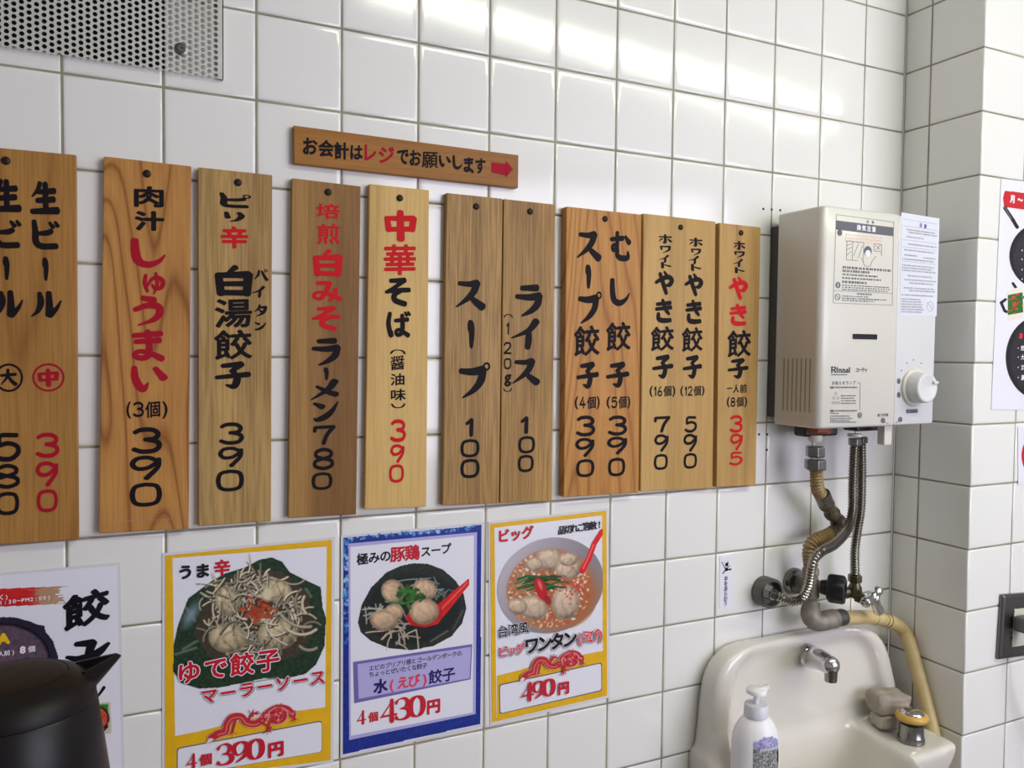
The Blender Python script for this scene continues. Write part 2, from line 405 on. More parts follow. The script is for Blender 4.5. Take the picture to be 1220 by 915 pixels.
def stroke_glyph(key, fat=1.5):
    """brush or pen strokes of changing width as flat ribbons; y up, about a unit box"""
    V = []; Fc = []; lift = [0.0]
    def add2(p): V.append(np.array((p[0], p[1], lift[0]))); lift[0] += 1.2e-6
    def ribbon(pts):
        P = np.array(pts, float)
        if len(P) == 2: P = np.vstack([P[0], (P[0] + P[1]) / 2, P[1]])
        S = spline(P, 3.0)
        xy = S[:, :2]; wd = np.maximum(S[:, 2] * fat, 2.4)
        tg = np.gradient(xy, axis=0); tg /= np.linalg.norm(tg, axis=1)[:, None] + 1e-9
        nm = np.stack([-tg[:, 1], tg[:, 0]], 1)
        b = len(V); n = len(S)
        for i in range(n):
            add2(xy[i] + nm[i] * wd[i] * 0.5); add2(xy[i] - nm[i] * wd[i] * 0.5)
        for i in range(n - 1): Fc.append((b + 2 * i, b + 2 * i + 1, b + 2 * i + 3, b + 2 * i + 2))
        for i, sg in ((0, -1), (n - 1, 1)):
            b = len(V); k = 7
            for j in range(k):
                a = -math.pi / 2 + math.pi * j / (k - 1)
                V.append(np.array((*(xy[i] + (tg[i] * sg * math.cos(a) * 0.8 + nm[i] * math.sin(a)) * wd[i] * 0.5), lift[0])))
            Fc.append(tuple(range(b, b + k))); lift[0] += 3e-6
    for st in BR[key].split(';'):
        if st.startswith('o '):
            x, y, r, wd = [float(q) for q in st[2:].split(',')]
            b = len(V); k = 20
            for j in range(k):
                a = 2 * math.pi * j / k
                V.append(np.array((x + (r + wd / 2) * math.cos(a), y + (r + wd / 2) * math.sin(a), lift[0])))
                V.append(np.array((x + (r - wd / 2) * math.cos(a), y + (r - wd / 2) * math.sin(a), lift[0])))
            for j in range(k):
                m = (j + 1) % k; Fc.append((b + 2 * j, b + 2 * j + 1, b + 2 * m + 1, b + 2 * m))
            continue
        pts = [tuple(float(q) for q in p.split(',')) for p in st.split()]
        seg = [pts[0]]
        for p in pts[1:]:
            if p == seg[-1]:
                if len(seg) > 1: ribbon(seg)
                seg = [p]
            else: seg.append(p)
        if len(seg) > 1: ribbon(seg)
    A = np.array(V); A[:, :2] /= 100.0; A[:, 1] = 1 - A[:, 1]
    return A, Fc

_cache = {}
def font_glyph(ch, offset=0.0):
    k = (ch, offset)
    if k in _cache: return _cache[k]
    c = bpy.data.curves.new('glyph', 'FONT'); c.body = ch; c.resolution_u = 3
    o = bpy.data.objects.new('glyph', c); col.objects.link(o)
    dg = bpy.context.evaluated_depsgraph_get()
    me = bpy.data.meshes.new_from_object(o.evaluated_get(dg))
    A = np.array([v.co[:2] for v in me.vertices]) if len(me.vertices) else np.zeros((0, 2))
    Fc = [tuple(p.vertices) for p in me.polygons]
    bpy.data.objects.remove(o); bpy.data.curves.remove(c); bpy.data.meshes.remove(me)
    if offset > 0 and len(A):                        # thicken the strokes: copies pushed out in a ring
        n = len(A); A0, F0 = np.c_[A, np.zeros(len(A))], Fc; A, Fc = [A0], list(F0)
        dirs = 6 if offset < 0.03 else 10
        for j in range(dirs):
            t = 2 * math.pi * (j + 0.5) / dirs
            A.append(A0 + np.array((offset * math.cos(t), offset * math.sin(t), 1e-5 * (j + 1)))); Fc += [tuple(i + n * (j + 1) for i in f) for f in F0]
        A = np.vstack(A)
    if len(A) and A.shape[1] == 2: A = np.c_[A, np.zeros(len(A))]
    _cache[k] = (A, Fc); return _cache[k]

def put(mb, plane, A, Fc, h=0.0):
    """A: uv points on plane, a third column lifts a point off it"""
    vs = [plane.w(a[0], a[1], h + (a[2] if len(a) > 2 else 0.0)) for a in A]
    out = []
    for f in Fc:
        s = 0
        for i in range(len(f)):
            p, q = A[f[i]], A[f[(i + 1) % len(f)]]; s += p[0] * q[1] - q[0] * p[1]
        out.append(f if s > 0 else f[::-1])
    mb.add(vs, out)
def fit_box(plane, box):
    """pixel box -> centre uv, width and height on the plane"""
    x0, y0, x1, y1 = box; cx, cy = (x0 + x1) / 2, (y0 + y1) / 2
    c = plane.uv(cx, cy); a, b = plane.scale(cx, cy)
    # solve so that the projected bounding box matches
    J = np.linalg.inv(np.stack([a, b], 1))
    wu = (x1 - x0) / abs(J[0, 0]); hv = max(((y1 - y0) - abs(J[1, 0]) * wu * 0.8), 1.0 * (y1 - y0) * 0.5) / abs(J[1, 1])
    return c, wu, hv
def glyph_box(mb, plane, ch, box, h=0.0, bold=0.03, shear=0.08, brush=True):
    if brush and ch in BR: A, Fc = stroke_glyph(ch, 2.3 if ch in ('Rn', 'in', 'nn', 'an') else 1.5 if ch.isascii() else 1.72)
    else:
        A, Fc = font_glyph(ch, bold); A = A.copy(); A[:, 1] += shear * A[:, 0]
    Z = A[:, 2:]; A = A[:, :2]
    lo, hi = A.min(0), A.max(0)
    c, wu, hv = fit_box(plane, box)
    B = (A - (lo + hi) / 2) / np.maximum(hi - lo, 1e-6) * np.array([wu, hv]) + c
    put(mb, plane, np.c_[B, Z], Fc, h)
def text_line(mb, plane, text, p0, p1, hpx, h=0.0, bold=0.02, vertical=False, squeeze=1.0, dx=0.0, dy=0.0, serif=False, sizes=None):
    """text spread from pixel p0 (centre of first glyph) to p1 (centre of the last)"""
    n = len(text); a = plane.uv(*p0); b = plane.uv(*p1)
    for i, ch in enumerate(text):
        if ch == ' ': continue
        t = i / (n - 1) if n > 1 else 0
        c = a + (b - a) * t
        px = (p0[0] + (p1[0] - p0[0]) * t, p0[1] + (p1[1] - p0[1]) * t)
        ua, ub = plane.scale(*px); em = hpx * np.linalg.norm(ub) / 0.9
        if sizes: em *= sizes[i]
        if serif and ('s' + ch) in BR:
            A, Fc = stroke_glyph('s' + ch); A = (A - np.array([0.5, 0.5, 0])) * np.array([0.62, 0.86, 1])
        else:
            A, Fc = font_glyph(ch, bold)
            if not len(A): continue
            A = A.copy()
            if ord(ch) < 0x2000: A -= np.array([(A[:, 0].min() + A[:, 0].max()) / 2, 0.36, 0])
            else: A -= np.array([0.5, 0.38, 0])
        A = A * np.array([em * squeeze, em, 1.0]) + np.array([c[0] + dx, c[1] + dy, 0])
        put(mb, plane, A, Fc, h)
def poly_px(mb, plane, pts, h=0.0):
    A = np.array([plane.uv(*p) for p in pts]); put(mb, plane, A, [tuple(range(len(A)))], h)
def ring_px(mb, plane, c, rx, ry, wpx, h=0.0, n=40):
    A = []; Fc = []
    for i in range(n):
        t = 2 * math.pi * i / n
        A.append(plane.uv(c[0] + rx * math.cos(t), c[1] + ry * math.sin(t)))
        A.append(plane.uv(c[0] + (rx - wpx) * math.cos(t), c[1] + (ry - wpx) * math.sin(t)))
    for i in range(n):
        k = (i + 1) % n; Fc.append((2 * i, 2 * i + 1, 2 * k + 1, 2 * k))
    put(mb, plane, np.array(A), Fc, h)
def disc_px(mb, plane, c, rx, ry, h=0.0, n=28):
    poly_px(mb, plane, [(c[0] + rx * math.cos(2 * math.pi * i / n), c[1] + ry * math.sin(2 * math.pi * i / n)) for i in range(n)], h)
def line_px(mb, plane, p, q, wpx, h=0.0):
    d = np.array(q, float) - np.array(p, float); d /= np.linalg.norm(d) + 1e-9; nrm = np.array((-d[1], d[0])) * wpx / 2
    poly_px(mb, plane, [np.array(p) + nrm, np.array(q) + nrm, np.array(q) - nrm, np.array(p) - nrm], h)

# ------------------------------------------------------------------ printed pictures (flat print on paper)
class Print:
    """ink on a fine grid laid on a flat sheet; everything is given in photo pixels read on that sheet"""
    def __init__(s, plane, x0, y0, x1, y1, mm=1.0):
        s.pl = plane
        c = np.array([plane.uv(*p) for p in ((x0, y0), (x1, y0), (x0, y1), (x1, y1))])
        s.lo = c.min(0); s.hi = c.max(0); st = mm / 1000.0
        s.nx = int((s.hi[0] - s.lo[0]) / st) + 1; s.ny = int((s.hi[1] - s.lo[1]) / st) + 1
        s.st = st
        U, V = np.meshgrid(s.lo[0] + np.arange(s.nx) * st, s.lo[1] + np.arange(s.ny) * st)
        s.U, s.V = U, V
        w = plane.o + U[..., None] * plane.u + V[..., None] * plane.v
        q = (w - CAM) @ RM.T
        s.X = 610 + F * q[..., 0] / q[..., 1]; s.Y = 457.5 - F * q[..., 2] / q[..., 1]
        s.c = np.ones((s.ny, s.nx, 3)); s.a = np.zeros((s.ny, s.nx))
        s.rg = np.random.RandomState(3)
        ns = s.rg.rand(s.ny, s.nx); s.noise = s.smooth(ns, 1); s.noise2 = s.smooth(s.rg.rand(s.ny, s.nx), 5)
    @staticmethod
    def smooth(a, k):
        for _ in range(k):
            p = np.pad(a, 1, mode='edge'); a = (p[:-2, 1:-1] + p[2:, 1:-1] + p[1:-1, :-2] + p[1:-1, 2:] + 2 * a) / 6
        lo, hi = a.min(), a.max(); return (a - lo) / (hi - lo + 1e-9)
    def blend(s, m, color, mul=None, alpha=True):
        m = np.clip(m, 0, 1)[..., None]
        cl = np.array(color, float) / 255.0
        if mul is not None: cl = cl * mul[..., None]
        s.c = s.c * (1 - m) + cl * m
        if alpha: s.a = np.maximum(s.a, m[..., 0])
    def ell(s, cx, cy, rx, ry, rot, color, soft=0.12, mul=None):
        a = math.radians(rot); dx, dy = s.X - cx, s.Y - cy
        u = (dx * math.cos(a) + dy * math.sin(a)) / rx; v = (-dx * math.sin(a) + dy * math.cos(a)) / ry
        r = np.sqrt(u * u + v * v)
        s.blend((1 + soft / 2 - r) / soft, color, mul)
        return r, u, v
    def stroke(s, pts, wd, color, soft=0.8, mul=None):
        d = np.full(s.X.shape, 1e9)
        for (x0, y0), (x1, y1) in zip(pts[:-1], pts[1:]):
            ex, ey = x1 - x0, y1 - y0; L = ex * ex + ey * ey + 1e-9
            t = np.clip(((s.X - x0) * ex + (s.Y - y0) * ey) / L, 0, 1)
            d = np.minimum(d, np.hypot(s.X - x0 - t * ex, s.Y - y0 - t * ey))
        s.blend((wd / 2 + soft / 2 - d) / soft, color, mul)
    def inside(s, pts):
        m = np.zeros(s.X.shape, bool); n = len(pts)
        for i in range(n):
            x0, y0 = pts[i]; x1, y1 = pts[(i + 1) % n]
            if y0 == y1: continue
            c = ((s.Y >= min(y0, y1)) & (s.Y < max(y0, y1)) & (s.X < x0 + (s.Y - y0) * (x1 - x0) / (y1 - y0)))
            m ^= c
        return m
    def poly(s, pts, color, mul=None):
        s.blend(s.inside(pts).astype(float), color, mul)
    def dumpling(s, cx, cy, rx, ry, rot, base=(206, 188, 150), pleats=5, cr=0.45):
        r, u, v = s.ell(cx, cy, rx, ry, rot, base, 0.2)
        m = np.clip((1.1 - r) / 0.2, 0, 1)
        sh = 0.72 + 0.36 * np.clip(0.6 - 0.5 * v - 0.25 * u, 0, 1) + 0.05 * np.sin(pleats * 0.7 * np.arctan2(v + 0.5, u + 0.2) + 4 * r + cx) * np.clip(r, 0, 1) + 0.30 * cr * (s.noise2 - 0.5)
        sh = sh * (1 - 0.30 * np.clip(r - 0.65, 0, 1) * 3) - cr * 0.20 * np.exp(-((u * 1.2 + 0.35 * np.sin(4 * v + cx)) * 9) ** 2) - cr * 0.15 * np.exp(-((u - 0.45 - 0.3 * v) * 9) ** 2) - cr * 0.15 * np.exp(-((u + 0.5 + 0.2 * v) * 9) ** 2)
        s.blend(m, base, np.clip(sh, 0, 1.18))
    def build(s, name, parent, h=0.0, m=None):
        keep = s.a > 0.5
        idx = -np.ones((s.ny, s.nx), int)
        q = keep[:-1, :-1] & keep[1:, :-1] & keep[:-1, 1:] & keep[1:, 1:]
        use = np.zeros_like(keep); use[:-1, :-1] |= q; use[1:, :-1] |= q; use[:-1, 1:] |= q; use[1:, 1:] |= q
        idx[use] = np.arange(use.sum())
        P = s.pl.o + s.U[use][:, None] * s.pl.u + s.V[use][:, None] * s.pl.v + s.pl.n * h
        b = np.zeros(3)
        if parent is not None: b = np.array(parent.location)
        P = P - b
        jj, ii = np.nonzero(q)
        fs = np.stack([idx[jj, ii], idx[jj, ii + 1], idx[jj + 1, ii + 1], idx[jj + 1, ii]], 1)
        me = bpy.data.meshes.new(name); me.from_pydata(P.tolist(), [], fs.tolist()); me.update()
        at = me.color_attributes.new('ink', 'FLOAT_COLOR', 'POINT')
        cl = np.clip(s.c[use], 0, 1); li = np.where(cl <= 0.04045, cl / 12.92, ((cl + 0.055) / 1.055) ** 2.4)
        at.data.foreach_set('color', np.concatenate([li, np.ones((len(li), 1))], 1).astype(np.float32).ravel())
        me.materials.append(m or M['ink_photo'])
        o = bpy.data.objects.new(name, me); col.objects.link(o)
        if parent is not None: o.parent = parent
        return o

# ================================================================== THE SETTING
COLS = [0.05, 1.04, 2.038, 3.041, 4.024, 5.012, 6.007, 6.996, 7.989, 8.964, 9.948, 10.951, 11.941]
ROWS = [0, 0.999, 2.003, 3.0, 4.0, 4.995, 5.99, 6.99, 8.018, 9.034, 10.05, 11.079]
def tile_wall(name, plane, us, vs, slab=0.05, seed=1, in0=0.0, in1=0.0):
    """glazed tiles with cushioned edges on a grout bed: one mesh, two materials"""
    r = random.Random(seed)
    V = []; Fc = []; mi = []
    g = 0.0009
    u0, u1, v0, v1 = us[0], us[-1], vs[0], vs[-1]
    b = [plane.w(u, v, h) for h in (-0.0013, -slab) for u, v in ((u0 + in0, v0), (u1 - in1, v0), (u1 - in1, v1), (u0 + in0, v1))]
    V += b
    Fc += [(0, 1, 2, 3), (7, 6, 5, 4), (0, 4, 5, 1), (1, 5, 6, 2), (2, 6, 7, 3), (3, 7, 4, 0)]; mi += [1] * 6
    rings = [(g, -0.0024), (g + 0.0007, -0.0010), (g + 0.0018, -0.0003), (g + 0.004, 0.0), (g + 0.009, 0.0001)]
    for i in range(len(us) - 1):
        for j in range(len(vs) - 1):
            a0, a1, c0, c1 = us[i], us[i + 1], vs[j], vs[j + 1]
            tu, tv, dh = r.uniform(-1, 1) * 0.0011, r.uniform(-1, 1) * 0.0011, r.uniform(-0.0002, 0.0)
            cu, cv = (a0 + a1) / 2, (c0 + c1) / 2
            base = len(V)
            for ins, h in rings:
                for u, v in ((a0 + ins, c0 + ins), (a1 - ins, c0 + ins), (a1 - ins, c1 - ins), (a0 + ins, c1 - ins)):
                    V.append(plane.w(u, v, h + dh + tu * (u - cu) + tv * (v - cv)))
            for k in range(len(rings) - 1):
                for q in range(4):
                    Fc.append((base + 4 * k + q, base + 4 * k + (q + 1) % 4, base + 4 * (k + 1) + (q + 1) % 4, base + 4 * (k + 1) + q)); mi.append(0)
            k = 4 * (len(rings) - 1)
            Fc.append((base + k, base + k + 1, base + k + 2, base + k + 3)); mi.append(0)
    me = bpy.data.meshes.new(name); me.from_pydata([tuple(map(float, p)) for p in V], [], Fc); me.update()
    me.materials.append(M['tile']); me.materials.append(M['grout'])
    me.polygons.foreach_set('material_index', mi)
    sm = [m == 0 for m in mi]; me.polygons.foreach_set('use_smooth', sm)
    o = bpy.data.objects.new(name, me); col.objects.link(o); o['kind'] = 'structure'
    return o
rows = [-5, -4, -3, -2, -1] + ROWS + [12.09, 13.1, 14.1, 15.1, 16.1, 16.82]
vs = sorted(Z0 - T * r for r in rows); vs[0] = 0.0
us = [(-c) * T for c in range(13, 0, -1)] + [c * T for c in COLS] + [COLX]
us[12] = -0.94 * T
wall_back = tile_wall('wall_back', WALL, us, vs, seed=3)
SIDE = Plane((COLX, 0, 0), (0, -1, 0), (0, 0, 1))
tile_wall('wall_column_side', SIDE, [0.0, 0.0547, COLD], vs, slab=0.03, seed=5, in1=0.0015)
tile_wall('wall_column_front', FRONT, [COLX, 1.5412] + [1.5412 + T * k for k in range(1, 15)], vs, slab=0.03, seed=6, in0=0.0015)
c_ = MB().box((-1.6, -3.3, 2.40), (3.2, 0.06, 2.46)).build('ceiling', M['plaster']); c_['kind'] = 'structure'
f_ = MB().box((-1.6, -3.3, -0.05), (3.2, 0.06, 0.0)).build('floor', M['floor']); f_['kind'] = 'structure'
# old anchor holes drilled in the tiles beside the heater
for px, py in ((909.3, 249), (919.3, 249.5), (929.5, 250.5), (904.3, 517.5), (913.8, 517.5), (913.5, 536)):
    c = pt(px, py, 0.0)
    o = MB().lathe(c, (0, -1, 0), [(0.0, 0.0021), (0.0006, 0.0021), (0.0007, 0.0013)], n=14).build('anchor_hole', M['dark'], wall_back)

# ceiling lamps whose reflection runs along the upper tiles
LA, LB_ = np.array((0.66, -1.15, 2.31)), np.array((2.80, -1.46, 2.31))
for k in range(2):
    a = LA + (LB_ - LA) * (0.0 + 0.5 * k + 0.004); b = LA + (LB_ - LA) * (0.5 + 0.5 * k - 0.004)
    d = (b - a) / np.linalg.norm(b - a); s = np.array((-d[1], d[0], 0))
    t = thing('fluorescent_lamp', 'white fluorescent batten lamp under the ceiling, ' + ('the one nearer the perforated plate' if k == 0 else 'the one nearer the tiled column'), 'lamp', (a + b) / 2 + np.array((0, 0, 0.09)), 'ceiling batten lamps')
    def bar(z0, z1, hw, ex=0.0):
        p = [a - d * ex - s * hw, b + d * ex - s * hw, b + d * ex + s * hw, a - d * ex + s * hw]
        return MB().prism([q + np.array((0, 0, z0)) for q in p], [q + np.array((0, 0, z1)) for q in p])
    bar(0.03, 0.09, 0.064).build('housing', M['lamp_body'], t, bevel=0.004)
    lm = bpy.data.materials.get('lamp_glow')
    if lm is None:
        lm = bpy.data.materials.new('lamp_glow'); lm.use_nodes = True
        nt = lm.node_tree; nt.nodes.remove(nt.nodes['Principled BSDF'])
        em = nt.nodes.new('ShaderNodeEmission'); em.inputs['Color'].default_value = (*LAMP_COLOR, 1); em.inputs['Strength'].default_value = LAMP_STRENGTH
        nt.links.new(em.outputs[0], nt.nodes['Material Output'].inputs['Surface'])
    bar(0.0, 0.03, 0.058, -0.01).build('diffuser', lm, t, bevel=0.008)

# ================================================================== WOODEN MENU BOARDS
GB = 'wooden menu boards on the tile wall'
def board(label, corners, t, m, nails, face=0.0):
    """corners: TL TR BR BL of the front face in photo pixels"""
    pf = WALL.off(t); fr = [pf.hit(*c) for c in corners]
    base = fr[3].copy(); base[1] = -0.0006
    g = thing('menu_board', label, 'menu board', base, GB)
    bk = [np.array((p[0], -0.0006, p[2])) for p in fr]
    mb = MB().prism([fr[3], fr[2], fr[1], fr[0]], [bk[3], bk[2], bk[1], bk[0]])
    mb.f = [f[::-1] for f in mb.f]
    mb.build('board', m, g, bevel=0.0012)
    for n in nails:
        c = pf.hit(*n)
        MB().lathe(c, (0, -1, 0), [(-0.0005, 0.0046), (0.0012, 0.0046), (0.0022, 0.0036), (0.0026, 0.0016), (0.0020, 0.0012), (0.0020, 0.0006)], n=18).build('nail', M['nail'], g, smooth=True)
    return g, pf.off(0.0004)
def letters(g, pl, items, m, name='lettering', label=None, bold=0.04, h=0.0):
    runs = []; last = None
    for ch, box in items:
        if last is None or box[1] - last[3] > 8 or box[1] < last[1] - 6 or abs(box[0] - last[0]) > 24: runs.append([])
        runs[-1].append((ch, box)); last = box
    for run in runs:                                  # each written word or price is a part
        mb = MB()
        for ch, box in run: glyph_box(mb, pl, ch, box, h, bold=BOLD.get(ch, bold))
        o = mb.build(name, m, g)
        if label: o['label'] = label
BOLD = {'餃': 0.024, '個': 0.02, '煎': 0.024, '培': 0.028, '華': 0.026, '湯': 0.027, '醤': 0.014, '油': 0.022, '味': 0.022, '辛': 0.04, '肉': 0.036, '汁': 0.05, '人': 0.03, '前': 0.02, '願': 0.016, '会': 0.036, '計': 0.036, '(': 0.025, ')': 0.025}

# 1 draught beer
W1 = wood('pine_beer', (183, 135, 71), (145, 98, 46), 5, 0.35, 0.22, seed=1.3)
g, p = board('wide orange-brown menu board for beer, cut by the left edge of the picture', [(-76, 169), (91, 184.5), (94, 643), (-80, 654)], 0.012, W1, [(7, 191.5)])
letters(g, p, [('生', (36, 215, 71.6, 257.4)), ('ビ', (38, 261.5, 71.6, 298.4)), ('|', (50.5, 306.6, 58, 335)), ('ル', (37, 346, 73.8, 379)),
               ('生', (-11, 212, 26, 254.7)), ('ビ', (-9, 260, 26, 297)), ('|', (3.5, 305, 11.5, 334)), ('ル', (-9, 345, 28, 379)), ('大', (0, 439, 21, 460)),
               ('5', (-7, 515, 25, 550.6)), ('8', (-7, 552, 24, 583)), ('0', (-5, 585, 23, 614.5))], M['black_paint'])
letters(g, p, [('中', (44.5, 439, 71, 461)), ('3', (42.6, 515, 71, 546)), ('9', (42.6, 549, 69.6, 580.4)), ('0', (44, 582, 69, 611))], M['dark_red_paint'], label='dark red painted characters')
mb = MB(); ring_px(mb, p, (10.5, 450), 17, 17, 2.6); mb.build('painted_circle', M['black_paint'], g)
mb = MB(); ring_px(mb, p, (57.7, 449.7), 19.3, 17, 2.6); mb.build('painted_circle', M['dark_red_paint'], g)['label'] = 'dark red painted circle'

# 2 shumai
W2 = wood('pine_shumai', (195, 142, 77), (150, 98, 48), 15, 0.6, 0.15, seed=4.1, stretch=0.16)
g, p = board('orange knotty menu board with red brush letters, price 390 and three pieces', [(123.5, 186), (228, 198), (225, 630), (117.5, 636)], 0.011, W2, [(175.2, 207)])
letters(g, p, [('肉', (159.8, 220.5, 195.4, 249)), ('汁', (160.6, 250, 196, 276.5)), ('(', (150.6, 478, 156, 499)), ('3', (158.5, 478.5, 171.5, 497)), ('個', (173, 478, 191, 498)), (')', (193.5, 478, 199.7, 499)),
               ('3', (157, 508.5, 193.2, 541.2)), ('9', (154.8, 542, 192.6, 572.7)), ('0', (154.8, 573.9, 193.2, 604.5))], M['black_paint'])
letters(g, p, [('し', (155.7, 283.4, 198, 320.3)), ('ゅ', (170, 323.5, 197.3, 351.7)), ('う', (158.5, 351.7, 195.4, 389)), ('ま', (157, 392, 196.5, 431)), ('い', (156.3, 435.5, 200.3, 467.6))], M['dark_red_paint'], label='large dark red brush letters')
mb = MB()
for k in range(26):
    x = 136 + k * 3.1; y = 621.5 - (x - 136) * 0.045
    if k % 5 != 3: disc_px(mb, p, (x, y + rnd.uniform(-1, 1)), rnd.uniform(0.4, 1.4), rnd.uniform(0.3, 0.7), 0, 8)
mb.build('worn_white_scuff', M['light_grey_ink'], g)

# 3 spicy paitan gyoza
W3 = wood('ash_paitan', (181, 148, 93), (145, 113, 65), 3, 0.3, 0.34, strips=[(0, (0.95, 0.95, 0.95)), (0.22, (1.06, 1.04, 1.0)), (0.5, (0.93, 0.92, 0.90)), (0.76, (1.02, 1.02, 1.0))], width=0.094, seed=2.2)
g, p = board('greyish tan menu board with a small column of katakana beside large black characters', [(236, 199), (324.5, 208.5), (323, 621), (236.5, 627)], 0.011, W3, [(283.5, 217.5)])
letters(g, p, [('ピ', (261.4, 229.3, 299.4, 249.3)), ('リ', (267, 251.4, 292, 265.4)), ('白', (256, 314.7, 301.8, 354.4)), ('湯', (256, 355, 300.6, 391.7)), ('餃', (255.4, 392, 300.8, 429.4)), ('子', (256.2, 430.2, 299.4, 463.5)),
               ('パ', (303, 320, 319.8, 335)), ('イ', (299.4, 340, 316, 355)), ('タ', (302.5, 362.3, 318.6, 377.7)), ('ン', (303, 383.3, 317.4, 394)),
               ('3', (261.2, 502.8, 290.8, 530.3)), ('9', (260, 531.6, 290, 557.3)), ('0', (257.5, 558.6, 290.8, 586.2))], M['black_paint'])
letters(g, p, [('辛', (262.8, 268.5, 295.8, 297.2))], M['red_paint'], label='red painted character')

# 4 white miso ramen
W4 = wood('walnut_miso', (164, 124, 69), (130, 92, 49), 3, 0.35, 0.2, strips=[(0, (1.22, 1.28, 1.34)), (0.26, (0.98, 0.98, 0.98)), (0.62, (0.93, 0.9, 0.86))], width=0.094, seed=6.4)
g, p = board('brown menu board with a pale strip on its left and red over black letters', [(348, 212), (430, 222), (424.5, 613), (343.5, 617.5)], 0.011, W4, [(391, 229)])
letters(g, p, [('ラ', (371.5, 402, 406.2, 436)), ('|', (385.7, 437.5, 391.7, 453)), ('メ', (370.2, 451, 404.3, 476.8)), ('ン', (372.9, 477.9, 403.5, 502.8)), ('7', (372.9, 506.2, 400.1, 530.3)), ('8', (372.9, 532.9, 398.3, 560.7)), ('0', (371.5, 562, 396.2, 584.3))], M['black_paint'])
letters(g, p, [('培', (376.4, 241.3, 405.2, 261.8)), ('煎', (377.6, 265.4, 405.2, 292.6)), ('白', (372.8, 295.5, 408.8, 331)), ('み', (372, 334, 408.4, 360.4)), ('そ', (371.6, 364, 406.4, 394.6))], M['red_paint'], label='red brush letters')

# 5 chuka soba
W5 = wood('pale_maple_soba', (212, 177, 110), (188, 150, 88), 4, 0.45, 0.12, seed=8.1)
g, p = board('palest honey-coloured menu board with a red price of 390', [(440, 219), (511.5, 226.5), (508, 604), (434.5, 607)], 0.011, W5, [(476.2, 236)])
letters(g, p, [('そ', (458.6, 329.7, 489.6, 365.7)), ('ば', (460.2, 369.9, 489.6, 403.2)), ('(v', (464.5, 416.3, 483.7, 422)), ('醤', (465.2, 423.3, 482, 441.3)), ('油', (465.2, 444.5, 482, 459.4)), ('味', (465.7, 463, 483.7, 477.4)), (')v', (465.7, 480.5, 483.2, 486.5))], M['black_paint'])
letters(g, p, [('中', (457.9, 248.7, 496.9, 289.5)), ('華', (457.4, 289.5, 495.8, 329)), ('3', (465.2, 499.3, 483.7, 527)), ('9', (465, 529, 482, 552)), ('0', (463.8, 552.6, 481.3, 575.5))], M['red_paint'], label='red brush letters and price')

# 6 soup
W6 = wood('oak_soup', (181, 144, 86), (137, 102, 54), 5, 0.3, 0.42, strips=[(0, (0.98, 0.98, 0.98)), (0.42, (1.04, 1.02, 1.0)), (0.52, (0.84, 0.82, 0.8)), (0.74, (1.08, 1.08, 1.08))], width=0.078, seed=3.6)
g, p = board('striped brown menu board with three large katakana and a price of 100', [(532, 229.6), (599, 236.7), (594.6, 599.6), (527.5, 602.6)], 0.012, W6, [(567.3, 246)])
letters(g, p, [('ス', (543.3, 332, 578.9, 370.3)), ('|', (557, 381, 565.5, 415.6)), ('プ', (546.7, 431.3, 584.2, 474.5)), ('1', (554.6, 497.8, 564.2, 520.7)), ('0', (548.6, 522.6, 571.4, 545.4)), ('0', (548.6, 546, 571.4, 570.2))], M['black_paint'])

# 7 rice
W7 = wood('oak_rice', (174, 137, 79), (137, 102, 54), 4, 0.3, 0.36, strips=[(0, (0.98, 0.97, 0.95)), (0.35, (1.02, 1.0, 0.98)), (0.78, (1.14, 1.12, 1.08))], width=0.072, seed=5.5)
g, p = board('brown menu board for rice, touching the striped soup board', [(600.2, 236.9), (661.5, 243.6), (657.5, 597), (595.8, 599.6)], 0.011, W7, [(631.5, 252)])
letters(g, p, [('ラ', (614, 337.7, 646.6, 378)), ('イ', (609, 378.6, 643, 417)), ('ス', (611, 426.4, 643.6, 459.4)), ('1', (620.2, 495.7, 629.6, 517.3)), ('0', (617.6, 519, 637.5, 540.6)), ('0', (617, 541.3, 635.9, 563)),
               ('(v', (600.2, 374, 611.2, 378.6)), ('1', (603.6, 383.7, 606.6, 399)), ('2', (600.2, 407.2, 609.4, 422)), ('0', (600.5, 426.4, 609.2, 440)), ('g', (600.8, 445.7, 609.2, 460.6)), (')v', (599.6, 462.4, 610, 467))], M['black_paint'])

